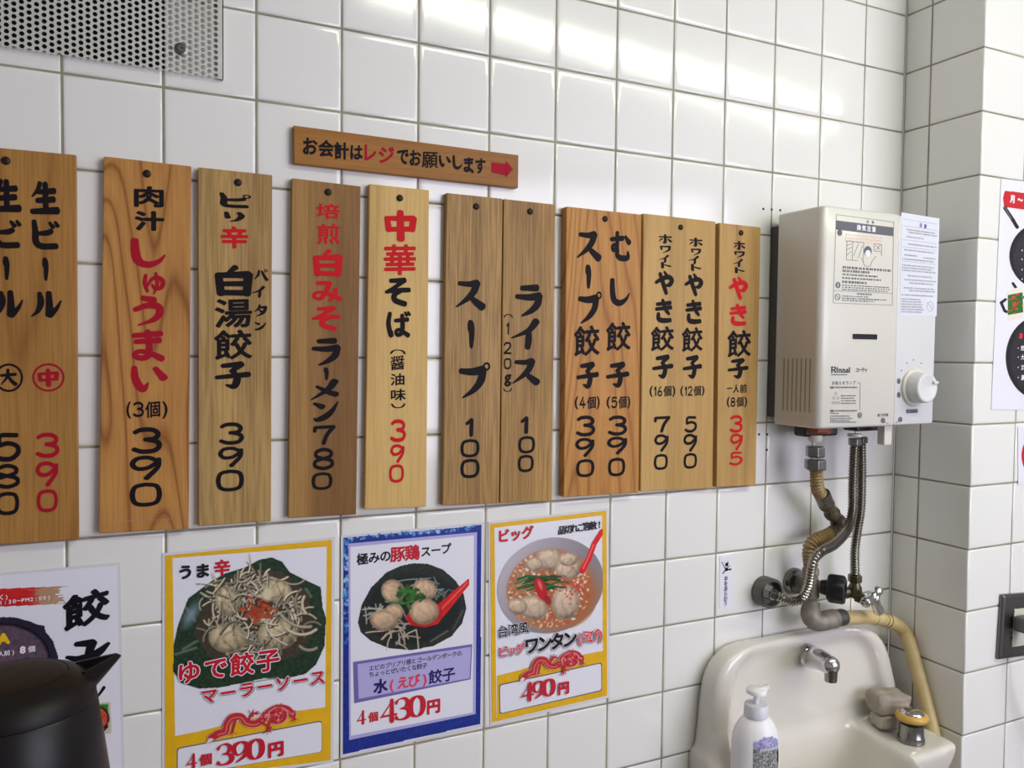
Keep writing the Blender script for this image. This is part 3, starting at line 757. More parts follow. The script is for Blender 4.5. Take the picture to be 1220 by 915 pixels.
# 8 soup gyoza / steamed gyoza
W8 = wood('cedar_gyoza', (197, 142, 71), (158, 100, 42), 20, 0.5, 0.18, seed=7.7, stretch=0.08)
g, p = board('reddish orange menu board with two columns of black letters, both priced 390', [(675, 245.9), (764.3, 255.6), (760.8, 587), (671.5, 592.5)], 0.016, W8, [(720.8, 260.8)])
letters(g, p, [('ス', (687.6, 273.7, 716.9, 312)), ('|', (697.4, 315, 704.5, 344.3)), ('プ', (688.7, 346.2, 716.9, 386.6)), ('餃', (684, 387, 714.7, 425.2)), ('子', (687, 430.6, 713.6, 463.2)),
               ('(', (684.8, 471.9, 689, 487.8)), ('4', (690.5, 472.5, 698, 487)), ('個', (699.5, 472.5, 710, 487.5)), (')', (711, 471.9, 714.6, 487.8)),
               ('3', (686.5, 494.7, 709.3, 520.3)), ('9', (685.4, 521.2, 708.2, 545)), ('0', (686.5, 546.4, 708.2, 569)),
               ('む', (726.7, 274.5, 752, 312)), ('し', (726.7, 331.2, 750.6, 365.3)), ('餃', (722.3, 382.7, 751.7, 419)), ('子', (722.3, 430.6, 750, 462)),
               ('(', (722.8, 471.9, 727, 487)), ('5', (728.5, 472.5, 735.5, 486.5)), ('個', (737, 472, 746.5, 487)), (')', (747.5, 471.9, 751, 487)),
               ('3', (724.5, 494.7, 747.3, 519.3)), ('9', (723.4, 519.7, 747.3, 542)), ('0', (724.5, 544.7, 745, 568))], M['black_paint'])
# 9 fried gyoza 16 / 12
W9 = wood('poplar_gyoza', (199, 163, 98), (164, 128, 73), 3, 0.35, 0.12, strips=[(0, (1.02, 1.02, 1.02)), (0.5, (0.86, 0.83, 0.8)), (0.7, (0.9, 0.86, 0.82)), (0.85, (0.98, 0.96, 0.93))], width=0.096, seed=10.2)
g, p = board('tan menu board with two columns of letters priced 790 and 590', [(766.6, 254.2), (852.7, 263.9), (849, 581.6), (763.2, 585.6)], 0.011, W9, [(810.8, 270.8)])
letters(g, p, [('ホ', (784.7, 278.4, 801, 291)), ('ワ', (786.4, 291.9, 799.4, 302.3)), ('イ', (785.3, 302.8, 797.3, 313.6)), ('ト', (787.5, 312, 800, 320.4)), ('や', (780.3, 321.9, 803, 351.9)), ('き', (780.5, 355.5, 801, 385.3)), ('餃', (775.5, 388, 803.3, 419)), ('子', (777.3, 422, 802.3, 451.3)),
               ('(', (774, 459.5, 777.8, 473)), ('1', (779.4, 460, 782, 472)), ('6', (783.6, 460, 789, 472.2)), ('個', (790.4, 459.8, 800, 472.6)), (')', (801, 459.5, 804.6, 473)),
               ('7', (779.2, 495.4, 798.8, 515.8)), ('9', (779.5, 516.9, 796.6, 538.6)), ('0', (779.2, 540.3, 795.7, 560.3)),
               ('ホ', (821.2, 282.4, 837.4, 294.7)), ('ワ', (823.3, 295.4, 835.3, 305)), ('イ', (820, 304, 833, 315)), ('ト', (823.3, 314.3, 835.7, 323.6)), ('や', (815.7, 325.1, 837.9, 353.4)), ('き', (816.8, 356.6, 836.4, 386.6)), ('餃', (812.5, 389.2, 837.4, 419.8)), ('子', (813.6, 422.6, 836.4, 451.3)),
               ('(', (810.7, 459.5, 814.2, 472)), ('1', (815.8, 460, 818.2, 471.6)), ('2', (819.6, 460, 825, 471.6)), ('個', (826.4, 459.8, 835, 472)), (')', (836, 459.5, 839.4, 472)),
               ('5', (815.7, 495.4, 830.5, 515.8)), ('9', (814.2, 516.4, 830.5, 538.6)), ('0', (814.6, 539.2, 830.5, 558.8))], M['black_paint'])
# 10 fried gyoza, eight
W10 = wood('poplar_single', (195, 158, 93), (158, 122, 68), 3, 0.35, 0.16, strips=[(0, (0.98, 0.98, 0.98)), (0.5, (0.92, 0.9, 0.87)), (0.72, (1.04, 1.04, 1.04))], width=0.06, seed=11.4)
g, p = board('narrowest menu board, nearest the water heater, with a red price of 395', [(857.4, 265.4), (906.5, 270.8), (900.4, 578.3), (853.7, 580.5)], 0.013, W10, [(882.7, 277.3)])
letters(g, p, [('ホ', (874, 286.5, 888, 298.4)), ('ワ', (874.8, 298.6, 887.4, 307.8)), ('イ', (873.3, 307.8, 885.2, 318.6)), ('ト', (875.5, 318.2, 887.4, 326.2)), ('餃', (866.8, 392.5, 895, 426.3)), ('子', (867.2, 426.3, 891.7, 451.3)),
               ('一', (865.9, 461.6, 872.4, 463.6)), ('人', (873.6, 458, 880.6, 468.4)), ('前', (881.6, 457.2, 889.8, 468.4)),
               ('(', (866, 472.6, 869.4, 485.4)), ('8', (870.6, 473.2, 876, 484.8)), ('個', (877.4, 473, 885.8, 485)), (')', (886.8, 472.6, 890.2, 485.4))], M['black_paint'])
letters(g, p, [('や', (868.3, 328.8, 891.3, 357.7)), ('き', (869.4, 361.6, 889.6, 388.8)), ('3', (869.6, 494.3, 884.8, 515.8)), ('9', (870, 516, 884.8, 537)), ('5', (869, 537.7, 884.8, 555))], M['red_paint'], label='red brush letters and price')

# long sign above
W11 = wood('stained_sign_wood', (170, 118, 50), (141, 92, 36), 3, 0.3, 0.2, seed=12.5, horizontal=True)
t_ = 0.010; pf = WALL.off(t_)
cs = [(349.8, 149.3), (617.9, 184.8), (617.4, 224), (350.3, 194.6)]
fr = [pf.hit(*c) for c in cs]; base = fr[3].copy(); base[1] = -0.0006
g = thing('wooden_sign', 'long low stained wooden sign with a red arrow, above the menu boards', 'sign', base)
bk = [np.array((q[0], -0.0006, q[2])) for q in fr]
mb = MB().prism([fr[3], fr[2], fr[1], fr[0]], [bk[3], bk[2], bk[1], bk[0]]); mb.f = [f[::-1] for f in mb.f]
mb.build('board', W11, g, bevel=0.001)
p = pf.off(0.0004)
def zb(x0, y0, x1, y1): return (340 + x0 / 4.067, 140 + y0 / 4.067, 340 + x1 / 4.067, 140 + y1 / 4.067)
mb = MB(); mr = MB()
for ch, b, r_ in (('お', (85, 95, 156, 185), 0), ('会', (160, 105, 235, 195), 0), ('計', (237, 115, 308, 208), 0), ('は', (315, 130, 375, 210), 0), ('レ', (384, 130, 440, 215), 1), ('ジ', (452, 135, 528, 228), 1),
                  ('で', (542, 150, 598, 228), 0), ('お', (602, 155, 658, 238), 0), ('願', (662, 160, 740, 250), 0), ('い', (744, 182, 803, 245), 0), ('し', (810, 182, 858, 255), 0), ('ま', (864, 190, 913, 270), 0), ('す', (920, 194, 970, 276), 0)):
    if ch == 'で': mb.build('lettering', M['black_paint'], g); mb = MB()
    glyph_box(mr if r_ else mb, p, ch, zb(*b), 0, bold=BOLD.get(ch, 0.036), brush=ch in 'いしま')
mb.build('lettering', M['black_paint'], g)
mr.build('lettering', M['dark_red_paint'], g)['label'] = 'dark red letters'
mb = MB(); ay = lambda x, y: (340 + x / 4.067, 140 + y / 4.067)
poly_px(mb, p, [ay(998, 216), ay(1070, 225), ay(1070, 282), ay(998, 266)]); poly_px(mb, p, [ay(1068, 208), ay(1104, 250), ay(1068, 292)])
mb.build('arrow', M['dark_red_paint'], g)['label'] = 'dark red arrow pointing right'

# ================================================================== PERFORATED VENT PLATE
pv = WALL.off(0.007)
ur, vb = pv.uv(266.4, 94.7)
ul, vt = ur - 0.42, vb + 0.24
vt_root = pv.w(ur - 0.15, vb, -0.0065)
g = thing('vent_plate', 'grey perforated metal plate screwed to the upper left of the tile wall', 'vent', vt_root)
mb = MB(); pu, pvv, hr = 0.00742, 0.0071, 0.00265; N = 16
nc = int((ur - 0.0055 - ul) / pu); nr = int((vt - vb) / pvv)
def cellring(cu, cv, hu, hv, r):
    A = []
    for i in range(N):
        t = 2 * math.pi * i / N; c, s = math.cos(t), math.sin(t); k = 1 / max(abs(c), abs(s))
        A.append((cu + r * c, cv + r * s)); A.append((cu + hu * c * k, cv + hv * s * k))
    B = len(mb.v)
    vs_ = [pv.w(a[0], a[1]) for a in A] + [pv.w(A[2 * i][0], A[2 * i][1], -0.0012) for i in range(N)]
    fs_ = []
    for i in range(N):
        j = (i + 1) % N
        fs_.append((2 * i, 2 * i + 1, 2 * j + 1, 2 * j)); fs_.append((2 * N + i, 2 * i, 2 * j, 2 * N + j))
    mb.add(vs_, fs_)
for ic in range(nc):
    cu = ur - 0.0055 - pu * (ic + 0.5)
    st = vb + (pvv * 0.5 if ic % 2 else 0.0)
    for ir in range(nr): cellring(cu, st + pvv * (ir + 0.55), pu / 2, pvv / 2, hr)
    if ic % 2: # half holes along the sheared lower edge
        put(mb, pv, np.array([(cu - pu / 2, vb + pvv * 0.05), (cu - hr, vb + pvv * 0.05), (cu - hr * 0.7, vb + pvv * 0.3), (cu, vb + pvv * 0.38), (cu + hr * 0.7, vb + pvv * 0.3), (cu + hr, vb + pvv * 0.05), (cu + pu / 2, vb + pvv * 0.05), (cu + pu / 2, vb + pvv * 0.55), (cu - pu / 2, vb + pvv * 0.55)]), [tuple(range(9))])
put(mb, pv, np.array([(ur - 0.0055, vb), (ur, vb), (ur, vt), (ur - 0.0055, vt)]), [(0, 1, 2, 3)])
mb.box((ur - 0.0012, -0.007, vb), (ur, -0.0002, vt))
mb.build('perforated_sheet', M['vent'], g)
ud = WALL.uv(196, 70)[0]
MB().box((ul, -0.0016, vb + 0.004), (ud, -0.0002, vt)).build('dark_duct_opening', M['dark'], g)
c = pv.hit(215.9, 58.7)
MB().lathe(c, (0, -1, 0), [(-0.0065, 0.003), (0.0, 0.0078), (0.001, 0.0078), (0.002, 0.005), (0.0035, 0.0045), (0.0035, 0.002), (0.0022, 0.0016), (0.0022, 0.0004)], n=20).build('screw', M['screw'], g, smooth=True)

# ================================================================== LAMINATED FOOD POSTERS
GP = 'laminated food posters below the menu boards'
LAY = 0.00016
def poster(label, corners, plane=None, h=0.0012, group=GP, lam=3.5, name='menu_poster', cat='poster', pm='paper'):
    plane = plane or WALL
    q = [plane.uv(*c) for c in corners]
    cu, cv = sum(a[0] for a in q) / 4, min(a[1] for a in q)
    g = thing(name, label, cat, plane.w(cu, cv, 0.0), group)
    def slab(qq, h0, h1, nm, m):
        mb = MB().prism([plane.w(a[0], a[1], h0) for a in qq], [plane.w(a[0], a[1], h1) for a in qq])
        mb.f = [f for f in mb.f]; return mb.build(nm, m, g)
    order = [q[3], q[2], q[1], q[0]]
    ctr = sum(order) / 4
    if lam:
        big = [a + (a - ctr) / np.abs(a - ctr) * lam / 1000.0 for a in order]
        slab(big, 0.0002, h - 0.0003, 'laminate_border', M['sheet'])
    slab(order, 0.0003, h, 'paper_sheet', M[pm])
    return g, plane.off(h), q
class L:
    """layer helper: next() lifts the following print a hair further off the sheet"""
    def __init__(s, pl): s.pl = pl; s.k = 0
    def next(s): s.k += 1; return s.pl.off(LAY * s.k)
def frame_px(mb, pl, outer, inner):
    A = np.array([pl.uv(*p) for p in outer] + [pl.uv(*p) for p in inner])
    put(mb, pl, A, [(i, (i + 1) % 4, 4 + (i + 1) % 4, 4 + i) for i in range(4)])
def outlined(g, Ly, text, p0, p1, hpx, m, bold=0.03, name='lettering', label=None, shadow=True, wide=0.035, squeeze=1.0, outline='white_ink', sizes=None):
    s_ = 0.0009
    if shadow:
        mb = MB(); text_line(mb, Ly.next(), text, p0, p1, hpx, 0, bold + wide * 0.8, squeeze=squeeze, dx=s_, dy=-s_, sizes=sizes); mb.build(name + '_shadow', M['black_ink'], g)
    mb = MB(); text_line(mb, Ly.next(), text, p0, p1, hpx, 0, bold + wide, squeeze=squeeze, sizes=sizes); mb.build(name + '_outline', M[outline], g)
    mb = MB(); text_line(mb, Ly.next(), text, p0, p1, hpx, 0, bold, squeeze=squeeze, sizes=sizes)
    o = mb.build(name, M[m], g)
    if label: o['label'] = label
def plain(g, pl, text, p0, p1, hpx, m, bold=0.02, squeeze=1.0, serif=False, label=None, name='lettering', sizes=None):
    mb = MB(); text_line(mb, pl, text, p0, p1, hpx, 0, bold, squeeze=squeeze, serif=serif, sizes=sizes)
    o = mb.build(name, M[m], g)
    if label: o['label'] = label
    return o
def rounded(pts, r=3.0, n=4):
    out = []; P = [np.array(p, float) for p in pts]
    for i in range(len(P)):
        a, b, c = P[i - 1], P[i], P[(i + 1) % len(P)]
        da = (a - b) / np.linalg.norm(a - b) * r; dc = (c - b) / np.linalg.norm(c - b) * r
        for k in range(n + 1):
            t = k / n; out.append((b + da) * (1 - t) ** 2 + 2 * b * t * (1 - t) + (b + dc) * t * t)
    return out
def dragon(g, pl, o, sx, sy, mm=0.7):
    """winding red dragon printed over the band; o: pixel of its tail tip, sx sy: pixel size"""
    slope = -0.155
    def Q(x, y): return (o[0] + x * sx, o[1] + y * sy + x * sx * slope)
    pr = Print(pl, *Q(-0.1, -0.35), *Q(1.12, 0.72), mm=mm)
    k = sy / 40.0
    red = (186, 40, 52); pale = (232, 206, 200)
    body = [(0.02, 0.52), (0.10, 0.42), (0.18, 0.38), (0.20, 0.18), (0.26, 0.02), (0.36, 0.04), (0.42, 0.22), (0.52, 0.30), (0.60, 0.22), (0.68, 0.04), (0.78, -0.04), (0.88, 0.02), (0.95, 0.2)]
    bp = spline([(a, b, 0) for a, b in body], 0.02)[:, :2]
    pr.stroke([Q(a, b) for a, b in bp], 9.6 * k, pale)
    pr.stroke([Q(a, b) for a, b in bp], 8.2 * k, red)
    pr.stroke([Q(a, b + 0.03) for a, b in bp[6:]], 1.3 * k, (228, 120, 110))
    pr.ell(*Q(0.78, 0.18), 12 * k, 10 * k, -20, pale); pr.ell(*Q(0.78, 0.18), 11 * k, 9.2 * k, -20, red)
    rd = np.random.RandomState(8)
    for q_ in range(46):
        x_, y_ = 0.78 + 0.085 * rd.randn(), 0.16 + 0.10 * rd.randn()
        pr.ell(*Q(x_, y_), 1.4 * k, 0.8 * k, rd.rand() * 180, ((226, 150, 140), (150, 26, 40), (214, 84, 84))[rd.randint(3)], 0.5)
    for a, b in (((0.30, 0.10), (0.26, 0.44)), ((0.70, 0.24), (0.66, 0.56)), ((0.92, 0.22), (0.98, 0.34)), ((0.44, 0.16), (0.50, 0.0)), ((0.60, 0.3), (0.70, 0.48))):
        pr.stroke([Q(*a), Q(*b)], 3.4 * k, red)
        x, y = b
        for dx, dy in ((-0.05, 0.06), (0.0, 0.10), (0.05, 0.06)): pr.stroke([Q(x, y), Q(x + dx, y + dy)], 1.6 * k, red)
    for dx, dy in ((-0.03, -0.12), (0.03, -0.12), (0.08, -0.06), (0.10, 0.0)): pr.stroke([Q(0.48, 0.02), Q(0.48 + dx, 0.02 + dy)], 1.8 * k, red)
    for dx, dy in ((-0.04, -0.16), (0.02, -0.18)): pr.stroke([Q(0.80, 0.0), Q(0.80 + dx, dy)], 1.4 * k, (170, 60, 60))
    pr.poly([Q(-0.06, 0.66), Q(0.0, 0.5), Q(0.05, 0.56), Q(0.0, 0.64)], (222, 214, 214))
    pr.build('dragon_print', g)['label'] = 'red winding dragon emblem'

# ---- poster 1: boiled gyoza on a green leaf dish
def z4(x, y): return (190 + x / 3.209, 630 + y / 3.209)
TL, TR, BR_, BL = (196.9, 662), (395.7, 643), (394, 905.8), (196.5, 930.5)
g, pl, q = poster('yellow framed food poster with white sprouts heaped on a dark green leaf dish', [TL, TR, BR_, BL])
Ly = L(pl)
mb = MB(); frame_px(mb, Ly.next(), [TL, TR, BR_, BL], [z4(50, 112), z4(640, 68), z4(632, 870), z4(62, 958)]); mb.build('yellow_border', M['yellow_ink'], g)
mb = MB(); p1 = Ly.next(); poly_px(mb, p1, [z4(48, 795), z4(150, 775), z4(330, 730), z4(500, 700), z4(636, 682), z4(636, 880), z4(48, 970)]); mb.build('yellow_band', M['yellow_ink'], g)
mb = MB(); p1 = Ly.next(); poly_px(mb, p1, rounded([z4(66, 838), z4(622, 732), z4(622, 853), z4(66, 948)], 4)); mb.build('price_panel_edge', M['grey_ink'], g)
mb = MB(); p1 = Ly.next(); poly_px(mb, p1, rounded([z4(70, 842), z4(620, 737), z4(620, 852), z4(70, 946)], 4)); mb.build('price_panel', M['paper'], g)
pr = Print(Ly.next(), *z4(35, 95), *z4(650, 625), mm=0.8)
pr.pl = Ly.pl.off(LAY * Ly.k)
leaf = [z4(*p) for p in ((430, 108), (470, 125), (500, 165), (560, 195), (618, 222), (625, 300), (638, 340), (632, 450), (600, 520), (560, 555), (480, 575), (400, 572), (320, 590), (230, 608), (150, 612), (80, 590), (52, 545), (55, 440), (70, 370), (110, 265), (190, 205), (250, 170), (330, 145), (380, 118))]
pr.poly(leaf, (30, 52, 34), 0.55 + 0.9 * pr.noise2)
for a, b in (((90, 460), (160, 420)), ((100, 300), (135, 350)), ((560, 230), (580, 260)), ((450, 570), (330, 590)), ((60, 480), (140, 455))):
    pr.stroke([z4(*a), z4(*b)], 2.2, (112, 128, 112), 3)
pr.ell(*z4(120, 330), 6, 14, 30, (120, 138, 150), 1.4)
inner = [z4(*p) for p in ((200, 220), (330, 150), (470, 165), (570, 250), (590, 400), (520, 490), (330, 530), (190, 490), (130, 400))]
pr.poly(inner, (60, 52, 40), 0.8 + 0.5 * pr.noise)
R_ = np.random.RandomState(5)
def sprout(x, y, ang, ln, w_=2.2):
    t = np.linspace(0, 1, 7); a = ang + (R_.rand() - 0.5) * 3.4 * t
    px = x + np.cumsum(np.cos(a)) * ln / 7; py = y + np.cumsum(np.sin(a)) * ln / 7
    v = 0.55 + 0.5 * R_.rand()
    pts = [z4(u, v_) for u, v_ in zip(px, py)]
    pr.stroke([(u + 0.9, v_ + 1.1) for u, v_ in pts], w_ * 0.9, (56, 48, 36))
    pr.stroke(pts, w_, (200 * v, 188 * v, 160 * v)); pr.stroke([(u - 0.3, v_ - 0.4) for u, v_ in pts], w_ * 0.25, (220 * v + 20, 210 * v + 20, 186 * v + 16))
for k in range(230):
    a = R_.rand() * 6.283; rr = 0.42 + 0.58 * R_.rand()
    sprout(362 + 200 * rr * math.cos(a), 335 + 160 * rr * math.sin(a) - 10, a + 1.57 + (R_.rand() - 0.5) * 2.4 + math.pi * (R_.rand() < 0.5), 45 + 50 * R_.rand(), 1.5 + 0.8 * R_.rand())
for cx, cy, rx, ry, ro in ((262, 278, 14, 18, -20), (452, 240, 17, 14, 25), (262, 418, 22, 17, 5), (452, 402, 23, 18, -8)):
    pr.dumpling(*z4(cx, cy), rx, ry, ro, cr=1.0)
for k in range(40):
    a = R_.rand() * 6.283; rr = 0.25 + 0.65 * R_.rand()
    sprout(360 + 190 * rr * math.cos(a), 330 + 140 * rr * math.sin(a), R_.rand() * 6.28, 50 + 50 * R_.rand(), 1.9)
for a in ((455, 310, 1.05, 150), (470, 360, 0.95, 150), (530, 440, 0.9, 80), (560, 250, 2.2, 80)): sprout(*a, 3.4)
for k in range(60):
    x, y = 380 + 42 * R_.randn() * 0.7, 315 + 34 * R_.randn() * 0.7
    pr.ell(*z4(x, y), 3.2, 1.6, R_.rand() * 180, (196 - 60 * R_.rand(), 52 + 30 * R_.rand(), 36), 0.5)
pr.ell(*z4(412, 250), 6, 8, 10, (214, 200, 168), 0.6)
pr.build('food_photo', g)['label'] = 'printed photo of dumplings and bean sprouts on a leaf dish'
p1 = Ly.next()
plain(g, p1, 'うま', z4(100, 165), z4(165, 160), 16, 'black_ink', 0.05)
plain(g, p1, '辛', z4(240, 148), z4(240, 148), 17, 'red_ink', 0.04, label='red letter')
outlined(g, Ly, 'ゆで餃子', z4(112, 548), z4(415, 502), 25, 'red_ink', 0.03, label='red letters with white edge')
outlined(g, Ly, 'マーラーソース', z4(190, 638), z4(605, 568), 17, 'red_ink', 0.035, label='smaller red letters with white edge')
dragon(g, Ly.next(), z4(192, 732), 104, 42)
p1 = Ly.next()
plain(g, p1, '4', z4(124, 888), z4(124, 888), 17, 'red_ink', serif=True, label='red price lettering')
plain(g, p1, '個', z4(178, 882), z4(178, 882), 13, 'red_ink', 0.03, label='red price lettering')
plain(g, p1, '390', z4(252, 862), z4(368, 842), 26, 'red_ink', serif=True, label='large red price', squeeze=1.1)
plain(g, p1, '円', z4(446, 842), z4(446, 842), 17, 'red_ink', 0.05, label='red price lettering')

# ---- poster 2: blue, shrimp gyoza in soup
def z5(x, y): return (400 + x / 3.0, 610 + y / 3.0)
TL, TR, BR_, BL = (409, 640.7), (574, 625), (572.7, 862.7), (408.3, 899.3)
g, pl, q = poster('blue framed food poster with a red spoon lying in a dark bowl', [TL, TR, BR_, BL])
Ly = L(pl)
pr = Print(Ly.next(), 405, 620, 578, 902, mm=1.0); pr.pl = Ly.pl.off(LAY * Ly.k)
pr.poly([TL, TR, BR_, BL], (20, 44, 136), 0.75 + 0.5 * pr.noise2)
R_ = np.random.RandomState(9)
for k in range(150):
    t = R_.rand()
    if k % 2: x, y = 28 + 18 * R_.rand(), 100 + 380 * R_.rand() ** 1.4
    else: x, y = 40 + 460 * t, 88 - 42 * t + 16 * R_.rand()
    v = R_.rand(); pr.ell(*z5(x, y), 0.6 + 2.6 * R_.rand(), 0.5 + 1.6 * R_.rand(), R_.rand() * 180, (40 + 140 * v * v, 90 + 110 * v, 180 + 50 * v), 0.9)
pr.build('blue_border', g)['label'] = 'blue border with ice-like speckles'
mb = MB(); p1 = Ly.next(); poly_px(mb, p1, [z5(45, 113), z5(505, 72), z5(500, 722), z5(48, 815)]); mb.build('lilac_edge', M['lilac_ink'], g)
mb = MB(); p1 = Ly.next(); poly_px(mb, p1, [z5(52, 125), z5(494, 84), z5(490, 716), z5(54, 800)]); mb.build('white_field', M['paper'], g)
pr = Print(Ly.next(), *z5(70, 170), *z5(490, 505), mm=0.8); pr.pl = Ly.pl.off(LAY * Ly.k)
bowl = [z5(*p) for p in ((275, 182), (330, 184), (385, 205), (430, 245), (458, 290), (468, 345), (452, 400), (415, 445), (350, 480), (270, 495), (190, 488), (125, 462), (88, 430), (78, 395), (92, 330), (125, 270), (180, 215), (230, 192))]
pr.poly(bowl, (36, 42, 36), 0.7 + 0.6 * pr.noise2)
pr.ell(*z5(275, 345), 55, 42, -8, (22, 30, 28), 0.15, 0.8 + 0.4 * pr.noise2)
pr.stroke([z5(400, 425), z5(340, 462)], 1.6, (110, 120, 112), 2); pr.stroke([z5(455, 350), z5(420, 420)], 1.4, (84, 92, 84), 2)
def noodle(n, cx, cy, sx, sy, c, w_):
    for k in range(n):
        x, y = cx + sx * R_.randn(), cy + sy * R_.randn(); a = R_.rand() * 3.1; l = 20 + 50 * R_.rand(); v = 0.8 + 0.3 * R_.rand()
        pr.stroke([z5(x, y), z5(x + l * math.cos(a) * 0.6, y + l * math.sin(a) * 0.4), z5(x + l * math.cos(a), y + l * math.sin(a))], w_, tuple(q_ * v for q_ in c))
noodle(26, 160, 350, 30, 22, (170, 170, 158), 1.5); noodle(22, 240, 420, 28, 22, (190, 172, 152), 1.5); noodle(12, 300, 250, 40, 14, (150, 160, 150), 1.2); noodle(10, 385, 290, 20, 14, (120, 132, 120), 1.2)
for k, (cx, cy, rx, ry, ro) in enumerate(((205, 283, 13, 14, -50), (318, 278, 14, 12, 20), (207, 360, 11, 10, 10), (172, 388, 16, 12, 10))): pr.dumpling(*z5(cx, cy), rx, ry, ro, (216, 182, 146))
pr.poly([z5(*p) for p in ((248, 380), (270, 405), (320, 412), (365, 400), (388, 370), (478, 262), (478, 236), (468, 242), (366, 330), (330, 318), (270, 345))], (206, 28, 30), 0.85 + 0.3 * pr.noise2)
pr.stroke([z5(380, 345), z5(470, 252)], 1.6, (236, 104, 96), 1.5); pr.ell(*z5(320, 372), 20, 11, -16, (168, 22, 26), 0.3)
pr.dumpling(*z5(316, 356), 17, 15, -5, (222, 188, 152), 6)
for k in range(34):
    x, y = 270 + 24 * R_.randn(), 298 + 14 * R_.randn(); v = 0.6 + 0.6 * R_.rand()
    pr.ell(*z5(x, y), 2 + 3 * R_.rand(), 1.4 + 1.6 * R_.rand(), R_.rand() * 180, (46 * v, 104 * v, 36 * v), 0.4)
pr.stroke([z5(190, 322), z5(240, 328), z5(280, 318)], 2.2, (60, 120, 46)); 
pr.build('food_photo', g)['label'] = 'printed photo of dumpling soup with a red spoon'
p1 = Ly.next()
plain(g, p1, '極みの', z5(96, 168), z5(178, 157), 13, 'black_ink', 0.03)
plain(g, p1, '豚鶏', z5(222, 150), z5(274, 145), 17, 'red_ink', 0.032, label='red letters')
plain(g, p1, 'スープ', z5(322, 141), z5(394, 131), 12, 'black_ink', 0.03)
mb = MB(); poly_px(mb, p1, [z5(62, 536), z5(488, 472), z5(482, 598), z5(66, 684)]); mb.build('violet_panel_edge', M['violet_ink'], g)
mb = MB(); p1 = Ly.next(); poly_px(mb, p1, [z5(78, 544), z5(484, 482), z5(478, 594), z5(82, 668)]); mb.build('lilac_panel', M['lilac_ink'], g)
p1 = Ly.next()
plain(g, p1, 'エビのプリプリ感とゴールデンポークの', z5(128, 558), z5(442, 505), 6.0, 'black_ink', 0.012)
plain(g, p1, 'ちょっとぜいたくな餃子', z5(128, 580), z5(318, 549), 6.2, 'black_ink', 0.012)
plain(g, p1, '水', z5(160, 622), z5(160, 622), 15.5, 'navy_ink', 0.045, label='navy letter')
plain(g, p1, '(えび)', z5(200, 616), z5(318, 596), 14, 'pale_red_ink', 0.035, label='red letters')
plain(g, p1, '餃子', z5(356, 588), z5(404, 580), 15.5, 'navy_ink', 0.026, label='navy letters')
plain(g, p1, '4', z5(92, 735), z5(92, 735), 16, 'red_ink', serif=True, label='red price lettering')
plain(g, p1, '個', z5(135, 732), z5(135, 732), 11, 'red_ink', 0.03, label='red price lettering')
plain(g, p1, '430', z5(190, 712), z5(290, 694), 27, 'red_ink', serif=True, label='large red price', squeeze=1.1)
plain(g, p1, '円', z5(350, 694), z5(350, 694), 16, 'red_ink', 0.05, label='red price lettering')

# ---- poster 3: big wonton soup
def z6(x, y): return (575 + x / 3.3875, 600 + y / 3.3875)
TL, TR, BR_, BL = (583.9, 624.2), (722.6, 608.3), (723.5, 828.8), (586.2, 860.7)
g, pl, q = poster('yellow framed food poster with a grey bowl of reddish wonton soup and red spoon', [TL, TR, BR_, BL])
Ly = L(pl)
mb = MB(); frame_px(mb, Ly.next(), [TL, TR, BR_, BL], [z6(48, 98), z6(482, 48), z6(486, 765), z6(56, 862)]); mb.build('yellow_border', M['yellow_ink'], g)
mb = MB(); p1 = Ly.next(); poly_px(mb, p1, [z6(58, 695), z6(150, 672), z6(250, 640), z6(360, 612), z6(486, 588), z6(488, 770), z6(58, 866)]); mb.build('yellow_band', M['yellow_ink'], g)
mb = MB(); p1 = Ly.next(); poly_px(mb, p1, [z6(395, 598), z6(486, 582), z6(486, 594), z6(395, 612)]); mb.build('white_streak', M['paper'], g)
mb = MB(); p1 = Ly.next(); poly_px(mb, p1, rounded([z6(66, 730), z6(482, 640), z6(482, 756), z6(68, 850)], 3)); mb.build('price_panel_edge', M['grey_ink'], g)
mb = MB(); p1 = Ly.next(); poly_px(mb, p1, rounded([z6(70, 734), z6(478, 645), z6(479, 752), z6(72, 846)], 3)); mb.build('price_panel', M['paper'], g)
pr = Print(Ly.next(), *z6(50, 95), *z6(490, 540), mm=0.8); pr.pl = Ly.pl.off(LAY * Ly.k)
clip = pr.X < z6(486, 0)[0]
pr.ell(*z6(275, 330), 65, 56, -24, (172, 164, 172), 0.03, 0.80 + 0.28 * np.clip((pr.Y - z6(0, 150)[1]) * -0.008 + (z6(300, 0)[0] - pr.X) * 0.012 + 0.5, 0, 1))
pr.ell(*z6(270, 345), 52, 47, -24, (176, 122, 86), 0.06, 0.8 + 0.4 * pr.noise2)
pr.ell(*z6(330, 370), 40, 40, -24, (172, 100, 56), 0.6)
R_ = np.random.RandomState(12)
for k in range(420):
    a = R_.rand() * 6.283; rr = math.sqrt(R_.rand()); x, y = 268 + 165 * rr * math.cos(a), 345 + 152 * rr * math.sin(a)
    c = ((226, 196, 164), (206, 160, 132), (196, 84, 62), (150, 96, 60), (232, 214, 196))[R_.randint(5)]
    pr.ell(*z6(x, y), 0.8 + 2.0 * R_.rand(), 0.7 + 1.0 * R_.rand(), R_.rand() * 180, c, 0.7)
for cx, cy, rx, ry, ro in ((268, 225, 15, 13, 10), (345, 262, 15, 13, -10), (205, 420, 17, 14, 15), (140, 415, 12, 9, 10), (335, 400, 16, 20, 10), (345, 225, 11, 8, 0), (210, 245, 10, 8, 0)): pr.dumpling(*z6(cx, cy), rx, ry, ro, (220, 194, 166), 7)
